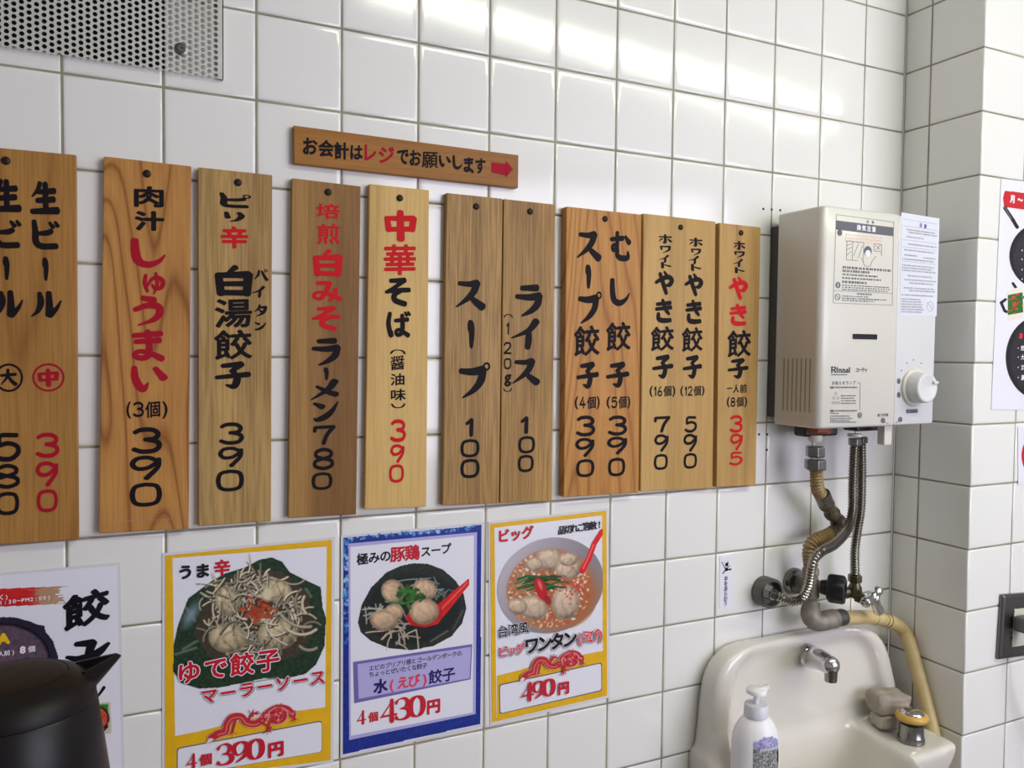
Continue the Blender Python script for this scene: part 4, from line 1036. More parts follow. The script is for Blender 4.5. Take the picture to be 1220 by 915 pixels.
for k in range(26):
    x, y = 165 + 150 * R_.rand(), 315 + 50 * (R_.rand() - 0.5); v = 0.6 + 0.7 * R_.rand()
    pr.stroke([z6(x - 40, y + 14), z6(x, y), z6(x + 40, y + 4)], 2.0, (38 * v, 84 * v, 40 * v))
for k in range(40): pr.ell(*z6(375 + 34 * R_.randn(), 340 + 32 * R_.randn()), 1.4, 0.9, R_.rand() * 180, (208, 56, 62), 0.6)
pr.ell(*z6(235, 345), 6.5, 15, -20, (190, 26, 34), 0.2); pr.ell(*z6(232, 328), 2.0, 6, -20, (226, 110, 104), 0.8); pr.ell(*z6(262, 388), 4, 6, -20, (150, 30, 40), 0.6)
pr.stroke([z6(402, 272), z6(428, 222), z6(452, 160), z6(482, 112)], 6.6, (218, 24, 32)); pr.stroke([z6(406, 262), z6(430, 210), z6(448, 165)], 1.6, (242, 110, 100), 1.2)
pr.a *= clip
pr.build('food_photo', g)['label'] = 'printed photo of wonton soup in a grey bowl'
p1 = Ly.next()
plain(g, p1, 'ビッグ', z6(85, 130), z6(182, 116), 14.5, 'red_ink', 0.04, label='red letters')
plain(g, Ly.next(), '品切れご容赦!', z6(320, 107), z6(472, 84), 9.6, 'black_ink', 0.03)
outlined(g, Ly, '台湾風', z6(82, 516), z6(165, 500), 13, 'black_ink', 0.022)
outlined(g, Ly, 'ビッグ', z6(82, 598), z6(150, 586), 12, 'pale_red_ink', 0.03, label='red letters with black edge')
outlined(g, Ly, 'ワンタン', z6(198, 572), z6(352, 546), 18.5, 'black_ink', 0.05)
outlined(g, Ly, '(えび)', z6(392, 542), z6(476, 528), 14, 'pale_red_ink', 0.03, label='red letters with black edge')
dragon(g, Ly.next(), z6(160, 640), 74, 36)
p1 = Ly.next()
plain(g, p1, '490', z6(182, 760), z6(268, 742), 22, 'red_ink', serif=True, label='large red price', squeeze=1.1)
plain(g, p1, '円', z6(328, 744), z6(328, 744), 14, 'red_ink', 0.05, label='red price lettering')

# ---- white pan posters
def z3(x, y): return (x / 3.3286, 640 + y / 3.3286)
TL, TR, BR_, BL = (-120, 696), (139.7, 673.5), (146.5, 985), (-118, 1020)
g, pl, q = poster('white poster with bold brush kanji and a dark pan, half behind the black jug', [TL, TR, BR_, BL], group='white pan posters', lam=3.0)
Ly = L(pl)
pr = Print(Ly.next(), *z3(-280, 180), *z3(290, 700), mm=0.9); pr.pl = Ly.pl.off(LAY * Ly.k)
R_ = np.random.RandomState(4)
for k in range(60):
    y0 = 205 + 72 * k / 60.0; e = 200 + 75 * R_.rand()
    v = 0.85 + 0.3 * R_.rand()
    pts = [(x, y0 + (0 - x) * 0.045) for x in np.linspace(-270, e, 6)]
    pr.stroke([z3(*a) for a in pts[:5]], 1.0, (200 * v, 40 * v, 42 * v), 0.8)
    pr.stroke([z3(*a) for a in pts[4:]], 0.7, (176, 120 + 30 * R_.rand(), 104), 0.8)
pr.build('brushed_red_band', g)['label'] = 'red brushed band'
pr = Print(Ly.next(), *z3(-280, 280), *z3(290, 700), mm=0.9); pr.pl = Ly.pl.off(LAY * Ly.k)
pan = [z3(*a) for a in ((0, 315), (60, 316), (120, 332), (150, 345), (178, 350), (182, 372), (212, 410), (232, 470), (234, 530), (215, 600), (150, 660), (40, 690), (-80, 690), (-200, 620), (-230, 520), (-200, 400), (-100, 330))]
pr.poly(pan, (44, 38, 54)); pr.ell(*z3(0, 490), 60, 45, -5, (26, 22, 32), 0.04); pr.ell(*z3(0, 492), 57, 42.5, -5, (104, 84, 100), 0.06, 0.72 + 0.35 * pr.noise2)
pr.build('pan_print', g)['label'] = 'printed dark frying pan'
p1 = Ly.next()
plain(g, p1, 'く)', z3(6, 238), z3(26, 236), 6, 'white_ink', 0.02)
plain(g, p1, '11:30－PM2:00)', z3(-14, 262), z3(194, 238), 5.6, 'white_ink', 0.02)
mb = MB(); text_line(mb, p1, 'A', z3(14, 402), z3(14, 402), 15, 0, 0.07); mb.build('lettering', M['gold_ink'], g)['label'] = 'gold letter'
plain(g, p1, '人前)', z3(4, 463), z3(52, 455), 6, 'white_ink', 0.02)
plain(g, p1, '8', z3(90, 446), z3(90, 446), 10, 'white_ink', 0.05)
plain(g, p1, '個', z3(126, 443), z3(126, 443), 7, 'white_ink', 0.02)
mb = MB(); glyph_box(mb, p1, '餃', (75, 700, 131.5, 752), bold=0.035, shear=0.24, brush=False)
mb.build('brush_lettering', M['black_ink'], g)
BR['子2'] = "24,8,9 60,10,14 60,10,14 50,46,10;2,44,6 30,54,12 70,44,14 98,18,6;52,46,13 56,70,14 48,96,10 26,84,5"
mb = MB(); glyph_box(mb, p1, '子2', (78, 759, 132, 806)); mb.build('brush_lettering', M['black_ink'], g)
BR['stroke'] = "92,4,16 60,40,12 6,96,3"
mb = MB(); glyph_box(mb, p1, 'stroke', (110, 817, 126, 838)); mb.build('brush_lettering', M['black_ink'], g)
mb = MB(); glyph_box(mb, p1.off(LAY * 3), 'stroke', (117, 865, 129, 877)); mb.build('brush_lettering', M['black_ink'], g)
pr = Print(Ly.next(), *z3(300, 640), *z3(445, 800), mm=0.7); pr.pl = Ly.pl.off(LAY * Ly.k)
pr.poly([z3(*a) for a in ((330, 662), (440, 652), (442, 778), (330, 795))], (204, 190, 170))
pr.poly([z3(*a) for a in ((335, 672), (430, 660), (430, 752), (335, 770))], (40, 132, 48))
pr.ell(*z3(394, 718), 12, 14, 0, (40, 34, 30), 0.08); pr.ell(*z3(392, 718), 10, 12, 0, (200, 84, 56), 0.1, 0.8 + 0.4 * pr.noise)
for k in range(14): pr.ell(*z3(390 + 16 * R_.randn(), 718 + 18 * R_.randn()), 1.5, 1.2, 0, (170 + 50 * R_.rand(), 40, 30), 0.5)
pr.build('small_food_photo', g)['label'] = 'small green printed photo of a red dish'

FR = FRONT
def y3(x, y): return (1120 + x / 3.05, 200 + y / 3.05)
TL, TR, BR_, BL = (1192.2, 213), (1300, 226), (1290, 489), (1180.3, 488)
g, pl, q = poster('white poster of dark cast-iron pans on the column, cut by the right edge', [TL, TR, BR_, BL], plane=FR, group='white pan posters', lam=0)
Ly = L(pl)
pr = Print(Ly.next(), *y3(205, 60), *y3(480, 860), mm=0.8); pr.pl = Ly.pl.off(LAY * Ly.k)
pr.poly([y3(*a) for a in ((232, 92), (236, 82), (460, 108), (460, 170), (305, 152), (232, 142), (228, 110))], (196, 36, 44), 0.9 + 0.2 * pr.noise)
pr.stroke([y3(*a) for a in ((236, 146), (262, 185), (280, 215))], 5, (38, 34, 38)); pr.stroke([y3(*a) for a in ((234, 140), (258, 185))], 1.4, (110, 108, 112))
pr.ell(*y3(370, 320), 39, 40, 0, (34, 31, 36), 0.03); pr.ell(*y3(370, 322), 34, 35, 0, (50, 44, 50), 0.1, 0.8 + 0.4 * pr.noise2)
pr.stroke([y3(*a) for a in ((265, 420), (300, 470), (262, 530), (235, 520), (222, 490), (238, 478))], 4, (36, 33, 38))
pr.ell(*y3(360, 690), 40, 50, 0, (30, 28, 32), 0.03); pr.ell(*y3(362, 690), 35, 45, 0, (44, 40, 46), 0.1, 0.8 + 0.4 * pr.noise2)
pr.poly([y3(*a) for a in ((245, 445), (300, 430), (304, 545), (246, 558))], (226, 222, 206))
pr.poly([y3(*a) for a in ((246, 462), (300, 452), (302, 525), (246, 535))], (38, 104, 44))
R_ = np.random.RandomState(2)
for k in range(24): pr.ell(*y3(274 + 13 * R_.randn(), 492 + 16 * R_.randn()), 1.6, 1.2, 0, (150 + 50 * R_.rand(), 60 + 40 * R_.rand(), 34), 0.6)
pr.build('pan_print', g)['label'] = 'printed dark frying pans with a small green photo'
p1 = Ly.next()
plain(g, p1, '月～土', y3(264, 113), y3(318, 120), 9, 'white_ink', 0.05)
plain(g, p1, '★', y3(302, 500), y3(302, 500), 5, 'gold_ink', 0.0)
for k, yy in enumerate((300, 332, 370, 404)): plain(g, p1, '・', y3(298, yy), y3(298, yy), 7, 'white_ink', 0.02)
plain(g, p1, 'お', y3(294, 610), y3(294, 610), 7, 'pale_red_ink', 0.05)
for k, (a, yy) in enumerate((('・餃', 655), ('・大', 688), ('・文', 725), ('・濃', 762))): plain(g, p1, a, y3(284, yy), y3(300, yy), 6, 'white_ink', 0.02)

TL, TR, BR_, BL = (1212, 508.6), (1262, 508), (1262, 577), (1212.4, 577.4)
g, pl, q = poster('white sheet with a red ring on the column, mostly outside the right edge', [TL, TR, BR_, BL], plane=FR, group=None, lam=0, name='notice_sheet', cat='notice')
mb = MB(); ring_px(mb, pl.off(LAY), (1238, 543), 21, 27, 5.5); mb.build('red_ring', M['red_ink'], g)

# ---- hand washing sticker
def zs(x, y): return (840 + x / 9.15, 640 + y / 9.15)
p0 = WALL.off(0.0006)
cs = rounded([zs(157, 212), zs(300, 207), zs(295, 768), zs(155, 778)], 1.2)
A = [WALL.uv(*c) for c in cs]; cb = zs(226, 778)
g = thing('hand_washing_sticker', 'small narrow white sticker with vertical letters on a tile', 'sticker', WALL.hit(*cb))
mb = MB().prism([WALL.w(a[0], a[1], 0.0001) for a in A[::-1]], [WALL.w(a[0], a[1], 0.0006) for a in A[::-1]]); mb.build('sticker_film', M['paper'], g)
pk = p0.off(LAY); mb = MB(); n_ = len('手をあらおう')
text_line(mb, pk, '手をあらおう', zs(228, 455), zs(222, 722), 5.8, 0, 0.025); mb.build('lettering', M['navy_ink'], g)
mb = MB()
for pts in ([(205, 262), (222, 282), (218, 318), (250, 320), (256, 282), (250, 258), (240, 280), (216, 280)], [(215, 330), (250, 330), (252, 366), (216, 372)], [(250, 345), (290, 340), (284, 362), (250, 358)], [(222, 366), (196, 404), (188, 396), (212, 360)]):
    poly_px(mb, pk, [zs(*p_) for p_ in pts])
line_px(mb, pk, zs(215, 335), zs(182, 270), 0.9); line_px(mb, pk, zs(250, 330), zs(274, 308), 0.9)
mb.build('running_figure', M['black_ink'], g)

# ================================================================== WATER HEATER
HB, HF = 0.020, 0.118                        # back and front depth from the wall
hx0, hx1, hxm = 1.0915, 1.3740, 1.2705       # left, right, seam of the control panel
hz0, hz1 = 1.1900, 1.5545
heater = thing('water_heater', 'white wall-mounted instantaneous gas water heater with a round dial', 'water heater', ((hx0 + hx1) / 2, -0.0, hz0))
HP = WALL.off(HF)
def xsec(rl, rr, x0, x1, d0, d1, n=6):
    """plan section of a casing with rounded front corners (x, depth)"""
    o = [(x0, d0)]
    for k in range(n + 1):
        a = math.pi / 2 * k / n; o.append((x0 + rl - rl * math.cos(a), d1 - rl + rl * math.sin(a)))
    for k in range(n + 1):
        a = math.pi / 2 * k / n; o.append((x1 - rr + rr * math.sin(a), d1 - rr + rr * math.cos(a)))
    o.append((x1, d0)); return o
def casing(sec, z0, z1, ins=0.006):
    cx = sum(s_[0] for s_ in sec) / len(sec); mb = MB()
    def lv(z, k): return [(s_[0] + (1 if s_[0] < cx else -1) * k, -(s_[1] - (k if s_[1] > HB + 0.01 else 0)), z) for s_ in sec]
    L_ = [lv(z0, ins), lv(z0 + ins * 0.35, ins * 0.3), lv(z0 + ins, 0), lv(z1 - ins, 0), lv(z1 - ins * 0.35, ins * 0.3), lv(z1, ins)]
    n = len(sec)
    vs_ = [q for l in L_ for q in l]; fs_ = [tuple(range(n)), tuple(reversed([5 * n + i for i in range(n)]))]
    for j in range(5):
        for i in range(n):
            k = (i + 1) % n; fs_.append((j * n + i, (j + 1) * n + i, (j + 1) * n + k, j * n + k))
    return mb.add(vs_, fs_)
mb = casing(xsec(0.012, 0.002, hx0, hxm - 0.0004, HB, HF), hz0, hz1, 0.004)
front = mb.build('front_cover', M['appliance'], heater, smooth=True, angle=40)
casing(xsec(0.002, 0.006, hxm + 0.0004, hx1, HB, HF - 0.0012), hz0 + 0.001, hz1 - 0.001, 0.003).build('control_panel', M['appliance_panel'], heater, smooth=True, angle=40)
MB().box((hx0 + 0.0015, -HB - 0.002, hz0 + 0.012), (hx1 - 0.006, -0.0004, hz1 - 0.02)).build('mounting_bracket', M['bracket'], heater, bevel=0.001)
mb = MB(); mb.box((hx0 + 0.06, -0.09, hz1 - 0.003), (hx0 + 0.13, -0.04, hz1 + 0.002)); mb.build('exhaust_cover', M['dim_plastic'], heater, bevel=0.001)
# vent slots in the left side, their groove shade painted as grey strips
for k in range(7):
    d = HB + 0.020 + k * 0.0098
    mb = MB(); mb.box((hx0 - 0.0006, -d - 0.0012, hz0 + 0.026), (hx0 + 0.004, -d + 0.0010, hz0 + 0.115)); mb.build('vent_slot', M['slot_shade'], front)
HL = HP.off(0.0003)
# dark viewing window
a = HP.uv(1015.8, 397.6); b = HP.uv(1044.6, 404.6)
MB().box((a[0], -HF - 0.0010, b[1]), (b[0], -HF + 0.002, a[1])).build('viewing_window', M['black_ink'], front, bevel=0.0004)
# lamp dot
c = HP.hit(1024.2, 494.5)
MB().lathe(c, (0, -1, 0), [(-0.001, 0.0050), (0.0008, 0.0050), (0.0014, 0.0038)], n=20).build('indicator_lamp', M['dim_plastic'], front)
# warning label on the cover
qa = [(996.4, 255.6), (1064.7, 264.6), (1063, 363.6), (992.7, 361)]
def W_(s_, t_):
    a_ = np.array(qa); return tuple((a_[0] * (1 - s_) + a_[1] * s_) * (1 - t_) + (a_[3] * (1 - s_) + a_[2] * s_) * t_)
lab = MB()
def dashes(mb, f, s0, s1, t, hh, seed, gap=0.25):
    """a line of print too small to read: short inked strokes"""
    r_ = random.Random(seed); s_ = s0
    while s_ < s1 - 0.005:
        l_ = r_.uniform(0.018, 0.045)
        poly_px(mb, HL, [f(s_, t), f(min(s_ + l_, s1), t), f(min(s_ + l_, s1), t + hh), f(s_, t + hh)])
        s_ += l_ + r_.uniform(0.006, 0.02) * (1 + gap)
for (s0, t0), (s1, t1) in (((0, 0), (1, 0)), ((1, 0), (1, 1)), ((1, 1), (0, 1)), ((0, 1), (0, 0)), ((0, 0.86), (1, 0.86))): line_px(lab, HL, W_(s0, t0), W_(s1, t1), 0.45)
lab.build('label_frame', M['grey_ink'], front)
lab = MB(); poly_px(lab, HL, [W_(0, 0.065), W_(1, 0.065), W_(1, 0.17), W_(0, 0.17)]); lab.build('header_band', M['grey_ink'], front)
plain(front, HL, '危険', W_(0.55, 0.035), W_(0.64, 0.035), 3.4, 'grey_ink', 0.02)
plain(front, HL.off(LAY), '換気注意', W_(0.40, 0.115), W_(0.66, 0.115), 6.2, 'white_ink', 0.045)
lab = MB()
for k, t in enumerate((0.20, 0.235, 0.27)): dashes(lab, W_, 0.17, 0.8, t, 0.018, 10 + k)
lab.build('small_print', M['peach_ink'], front)
lab = MB()
for k, (t, s0, s1, hh) in enumerate(((0.575, 0.14, 0.97, 0.026), (0.615, 0.14, 0.62, 0.026), (0.66, 0.14, 0.74, 0.018), (0.70, 0.14, 0.80, 0.018), (0.74, 0.14, 0.56, 0.026), (0.785, 0.14, 0.95, 0.012), (0.81, 0.14, 0.95, 0.012), (0.835, 0.14, 0.92, 0.012), (0.875, 0.4, 0.66, 0.018), (0.91, 0.15, 0.6, 0.012), (0.935, 0.15, 0.9, 0.014), (0.96, 0.15, 0.7, 0.012))):
    if k == 5: lab.build('small_print', M['grey_ink'], front); lab = MB()
    dashes(lab, W_, s0, s1, t, hh, 30 + k, 0)
lab.build('small_print', M['grey_ink'], front); lab = MB(); disc_px(lab, HL, W_(0.07, 0.20), 3.0, 3.8); lab.build('warning_symbol', M['grey_ink'], front)
lab = MB(); disc_px(lab, HL, W_(0.07, 0.795), 3.0, 3.8)
c = W_(0.07, 0.93); ring_px(lab, HL, c, 3.2, 4.0, 0.8); line_px(lab, HL, (c[0] - 2, c[1] - 2.6), (c[0] + 2, c[1] + 2.6), 0.7)
lab.build('warning_symbol', M['grey_ink'], front)
plain(front, HL.off(LAY), '!', W_(0.07, 0.795), W_(0.07, 0.795), 5, 'white_ink', 0.06)
# line drawing of a child between two windows
lab = MB()
for p0_, p1_ in (((0.20, 0.285), (0.49, 0.285)), ((0.20, 0.50), (0.40, 0.50)), ((0.30, 0.285), (0.30, 0.50)), ((0.49, 0.285), (0.49, 0.48)), ((0.40, 0.47), (0.47, 0.32)), ((0.32, 0.45), (0.40, 0.30)), ((0.66, 0.285), (0.80, 0.285)), ((0.67, 0.37), (0.80, 0.37)), ((0.67, 0.285), (0.67, 0.37)), ((0.80, 0.285), (0.80, 0.42)), ((0.70, 0.30), (0.77, 0.35)), ((0.70, 0.36), (0.78, 0.29)), ((0.20, 0.34), (0.28, 0.31)), ((0.19, 0.39), (0.29, 0.35)), ((0.20, 0.45), (0.28, 0.40)), ((0.48, 0.50), (0.52, 0.555)), ((0.64, 0.50), (0.61, 0.555)), ((0.52, 0.555), (0.61, 0.555)), ((0.45, 0.46), (0.50, 0.51)), ((0.71, 0.43), (0.63, 0.50)), ((0.2, 0.285), (0.2, 0.5))):
    line_px(lab, HL, W_(*p0_), W_(*p1_), 0.5)
c = W_(0.565, 0.40); disc_px(lab, HL, (c[0], c[1] - 2.0), 4.6, 6.2)
lab.build('warning_drawing', M['grey_ink'], front)
lab = MB(); disc_px(lab, HL.off(LAY), (c[0] + 0.2, c[1] + 0.4), 3.3, 4.0); lab.build('warning_drawing', M['white_ink'], front)
# maker's name and notes
BR['Rn'] = "14,6,9 14,94,9;2,5,5 30,5,5;2,95,5 30,95,5;14,6,5 60,8,6 76,24,10 64,44,6 14,50,5;44,52,9 66,76,9 84,94,8"
BR['in'] = "50,40,20 50,94,20;20,95,7 80,95,7;50,12,22 50,16,22;20,40,8 50,40,10"
BR['nn'] = "22,36,11 22,94,11;6,95,5 40,95,5;22,50,5 50,36,8 72,50,11 74,94,11;60,95,5 92,95,5;6,36,5 22,36,6"
BR['an'] = "18,46,8 44,36,8 66,46,10 68,94,10;64,60,5 30,66,8 16,80,10 34,94,8 64,84,5;68,94,8 84,92,5"
x0_, x1_, y0_, y1_ = 990, 1013, 436.6, 444.2
mb = MB(); hh_ = y1_ - y0_
for k_, a_, b_, yo in (('Rn', 0.0, 0.28, 0.0), ('in', 0.29, 0.37, 0.08), ('nn', 0.39, 0.57, 0.36), ('nn', 0.58, 0.76, 0.36), ('an', 0.77, 0.91, 0.36), ('in', 0.92, 1.0, 0.08)):
    glyph_box(mb, HL, k_, (x0_ + a_ * 23, y0_ + hh_ * yo, x0_ + b_ * 23, y1_))
mb.build('maker_name', M['black_ink'], front)
plain(front, HL, 'ユーティ', (1021.5, 440.6), (1032, 440.4), 5.2, 'grey_ink', 0.05)
plain(front, HL, 'お知らせランプ', (992.8, 456.4), (1017.5, 456), 4.4, 'grey_ink', 0.02)
lab = MB(); line_px(lab, HL, (1021, 456), (1025, 456), 0.5); line_px(lab, HL, (1024.8, 456), (1024.4, 489), 0.5)
def V_(x, y): return (910 + x / 3.157, 230 + y / 3.157)
def N_(s_, t_): return (989 + 34 * s_, 445 + 60 * t_)
for k, (t, s0, s1, hh) in enumerate(((0.01, 0.03, 0.6, 0.025), (0.26, 0.16, 0.95, 0.03), (0.43, 0.38, 0.9, 0.022), (0.48, 0.38, 0.85, 0.022), (0.53, 0.38, 0.9, 0.022), (0.58, 0.38, 0.9, 0.022), (0.725, 0.16, 0.95, 0.03), (0.78, 0.0, 0.3, 0.022), (0.835, 0.0, 0.7, 0.022), (0.88, 0.0, 0.78, 0.022), (0.92, 0.0, 0.7, 0.022), (0.955, 0.0, 0.9, 0.022))):
    dashes(lab, N_, s0, s1, t, hh, 60 + k, 0)
for t in (0.255, 0.72): poly_px(lab, HL, [N_(0, t), N_(0.13, t), N_(0.13, t + 0.045), N_(0, t + 0.045)])
for x_, y_ in ((0.2, 0.40), (0.13, 0.49), (0.27, 0.49), (0.1, 0.58), (0.2, 0.58), (0.3, 0.58)): ring_px(lab, HL, N_(x_, y_), 1.5, 1.8, 0.4, n=10)
lab.build('small_print', M['grey_ink'], front)
plain(front, HL, '能力切替', (1047, 494.6), (1057, 494.2), 3.4, 'grey_ink', 0.03)
lab = MB(); disc_px(lab, HL, (1052, 501), 2.6, 3.3); line_px(lab, HL, (1054, 503), (1059, 505), 0.6); lab.build('lever_mark', M['grey_ink'], front)
# silvery instruction film on the control panel
HS = WALL.off(HF - 0.0012)
qs = [(1073.8, 253), (1119, 260.5), (1115.6, 377), (1071.8, 376)]
film = [HS.uv(*c) for c in (qs[3], qs[2], qs[1], qs[0])]
panel = bpy.data.objects['control_panel']
MB().prism([HS.w(a_[0], a_[1], 0.0001) for a_ in film], [HS.w(a_[0], a_[1], 0.0005) for a_ in film]).build('instruction_film', M['sticker'], panel)
def S_(s_, t_):
    a_ = np.array(qs); return tuple((a_[0] * (1 - s_) + a_[1] * s_) * (1 - t_) + (a_[3] * (1 - s_) + a_[2] * s_) * t_)
HL_keep = HL; HL = HS.off(0.0007)
lab = MB()
for t in (0.06, 0.125, 0.26, 0.33, 0.47): line_px(lab, HL, S_(0.04, t), S_(0.96, t), 0.35)
R_ = random.Random(5)
for k, (t, s0, s1) in enumerate(((0.15, 0.15, 0.9), (0.175, 0.2, 0.95), (0.22, 0.15, 0.6), (0.29, 0.2, 0.95), (0.35, 0.1, 0.9), (0.40, 0.1, 0.45), (0.41, 0.6, 0.95), (0.44, 0.05, 0.9), (0.50, 0.05, 0.9), (0.525, 0.05, 0.85), (0.55, 0.05, 0.95), (0.60, 0.2, 0.85), (0.64, 0.1, 0.95), (0.67, 0.25, 0.9), (0.72, 0.1, 0.9), (0.745, 0.25, 0.95), (0.79, 0.05, 0.9), (0.83, 0.04, 0.55), (0.855, 0.04, 0.6), (0.88, 0.04, 0.62), (0.905, 0.04, 0.6), (0.93, 0.04, 0.66), (0.955, 0.04, 0.6))):
    dashes(lab, S_, s0, s1, t, 0.014, 90 + k, 0.2)
ring_px(lab, HL, S_(0.82, 0.90), 4, 6, 0.5, n=16); line_px(lab, HL, S_(0.75, 0.86), S_(0.9, 0.94), 0.5)
lab.build('small_print', M['light_grey_ink'], panel)
plain(panel, HL, '注意', S_(0.52, 0.095), S_(0.64, 0.1), 4.6, 'violet_ink', 0.04)
plain(panel, HL, '湯温調節', (1081.5, 490), (1092, 489.6), 4.4, 'grey_ink', 0.04)
lab = MB()
disc_px(lab, HL, (1072.8, 499.8), 2.3, 3.2); line_px(lab, HL, (1067, 504), (1071, 501.5), 0.6)
for px, py in ((1071, 454), (1071, 470.5)): disc_px(lab, HL, (px, py), 2.0, 3.4)
for px, py in ((1074, 441.5), (1080.5, 432.6), (1088.5, 428.8), (1097.6, 432.8)): disc_px(lab, HL, (px, py), 0.8, 0.9, n=10)
lab.build('dial_marks', M['grey_ink'], panel)
lab = MB()
for k in range(9):
    a_ = math.radians(230 + k * 10); b_ = math.radians(236 + k * 10)
    line_px(lab, HL, (1089.6 + 14.6 * math.cos(a_), 460 + 25.5 * math.sin(a_)), (1089.6 + 14.6 * math.cos(b_), 460 + 25.5 * math.sin(b_)), 0.8)
lab.build('dial_scale', M['peach_ink'], panel)
# dial
c = HS.hit(1089.2, 461.5)
MB().lathe(c, (0, -1, 0), [(0.0, 0.0335), (0.003, 0.0335), (0.0045, 0.032), (0.0048, 0.029)], n=40).build('dial_ring', M['appliance'], panel, smooth=True, angle=50)
kn = MB().lathe(c, (0, -1, 0), [(0.002, 0.0274), (0.006, 0.0274), (0.0235, 0.0262), (0.0262, 0.0250), (0.0272, 0.0228), (0.0262, 0.020), (0.0248, 0.0), ], n=48, cap=False).build('dial_knob', M['knob'], panel, smooth=True, angle=60)
cc = c + np.array((0.0215 * math.cos(0.45), -0.0268, 0.0215 * math.sin(0.45)))
MB().box(cc + np.array((-0.007, -0.0035, -0.0028)), cc + np.array((0.0045, 0.003, 0.0028))).build('pointer', M['knob'], kn, bevel=0.0015)
HL = HL_keep
# connections under the casing
c0 = pt(974, 512, 0.062); z_ = hz0
MB().lathe((c0[0], c0[1], z_ + 0.004), (0, 0, -1), [(0, 0.024), (0.014, 0.024), (0.018, 0.019)], n=8).build('copper_connector', M['orange_part'], heater)
MB().box((c0[0] - 0.026, c0[1] - 0.000, z_ - 0.020), (c0[0] + 0.050, c0[1] + 0.03, z_ + 0.003)).build('black_grommet', M['black_rubber'], heater, bevel=0.004)
c1 = pt(1022, 516, 0.058)
MB().box((c1[0] - 0.016, c1[1] - 0.012, z_ - 0.013), (c1[0] + 0.060, c1[1] + 0.02, z_ + 0.003)).build('black_grommet', M['black_rubber'], heater, bevel=0.003)
c2 = pt(1055, 521, 0.095)
MB().box((c2[0] - 0.012, c2[1] - 0.008, c2[2] - 0.013), (c2[0] + 0.007, c2[1] + 0.008, z_ + 0.003)).build('drain_plug', M['appliance'], heater, bevel=0.002)

# ================================================================== PIPES AND VALVES
def hexnut(mb, c, axis, r, h, n=6): return mb.lathe(c, axis, [(0, r * 0.9), (h * 0.1, r), (h * 0.9, r), (h, r * 0.9)], n=n)
D = 0.060
# beige wrapped hot water pipe
top = pt(971, 524, D)
pp_ = thing('hot_water_pipe', 'beige corrugated pipe with two hexagonal nuts, bent in a zigzag below the heater', 'pipe', pt(965, 690, D))
MB().lathe(pt(971, 519, D), (0, 0, -1), [(-0.001, 0.012), (0.006, 0.012), (0.010, 0.010)], n=20).build('white_washer', M['appliance'], pp_, smooth=True)
hexnut(MB(), pt(971.5, 531.5, D), (0, 0, -1), 0.0165, 0.019).build('hexagonal_nut', M['old_chrome'], pp_, bevel=0.0008)
hexnut(MB(), pt(971.5, 546.8, D), (0, 0, -1), 0.0185, 0.019).build('hexagonal_nut', M['old_chrome'], pp_, bevel=0.0008)
P1 = [pt(972.5, 555, D), pt(973, 570, D), pt(974, 582, D - .002), pt(980, 594, D - .004)]
P, R = corrugated(P1, 0.0108, 0.0050, 0.0012); MB().tube(P, R).build('corrugated_tube', M['beige_tube'], pp_, smooth=True, angle=70)
P2 = spline([pt(979, 588, D - .003), pt(984, 600, D - .006)], 0.004); MB().tube(P2, 0.0142).build('pipe_coupling', M['old_chrome'], pp_, smooth=True)
P3 = spline([pt(983, 598, D - .005), pt(991, 611, D - .012), pt(998, 620, D - .017), pt(1000, 627, D - .018), pt(997, 633, D - .016), pt(990, 636, D - .014)], 0.004)
MB().tube(P3, [0.0128 + 0.0018 * math.sin(i * 0.9) for i in range(len(P3))]).build('taped_bend', M['grime'], pp_, smooth=True)
P4 = [pt(995, 634, D - .016), pt(984, 639, D - .014), pt(972, 644, D - .012), pt(965, 652, D - .012), pt(964.5, 663, D - .012), pt(966, 675, D - .013), pt(966, 690, D - .014)]
P, R = corrugated(P4, 0.0116, 0.0054, 0.0014); MB().tube(P, R).build('corrugated_tube', M['beige_tube'], pp_, smooth=True, angle=70)
# big round wall outlet with flange
oc = pt(910, 703, 0.0)
w_ = thing('water_outlet', 'round grey wall flange at the lower end of the front steel hose', 'wall outlet', oc)
MB().lathe(pt(908.8, 703.4, 0.0004), (0, -1, 0), [(0, 0.0265), (0.022, 0.0265), (0.0245, 0.0245), (0.0245, 0.0215), (0.010, 0.0205)], n=40).build('flange', M['flange'], w_, smooth=True, angle=40)
MB().lathe(pt(908.8, 703.4, 0.001), (0, -1, 0), [(0, 0.0204), (0.008, 0.0204)], n=30).build('dark_recess', M['black_rubber'], w_)
MB().lathe(pt(909.2, 703.5, 0.006), (0, -1, 0), [(0, 0.011), (0.026, 0.011)], n=20).build('stub_pipe', M['brass'], w_, smooth=True)
hexnut(MB(), pt(912.4, 704.6, 0.028), (0.35, -1, -0.05), 0.0125, 0.013).build('hexagonal_nut', M['old_chrome'], w_, bevel=0.0006)
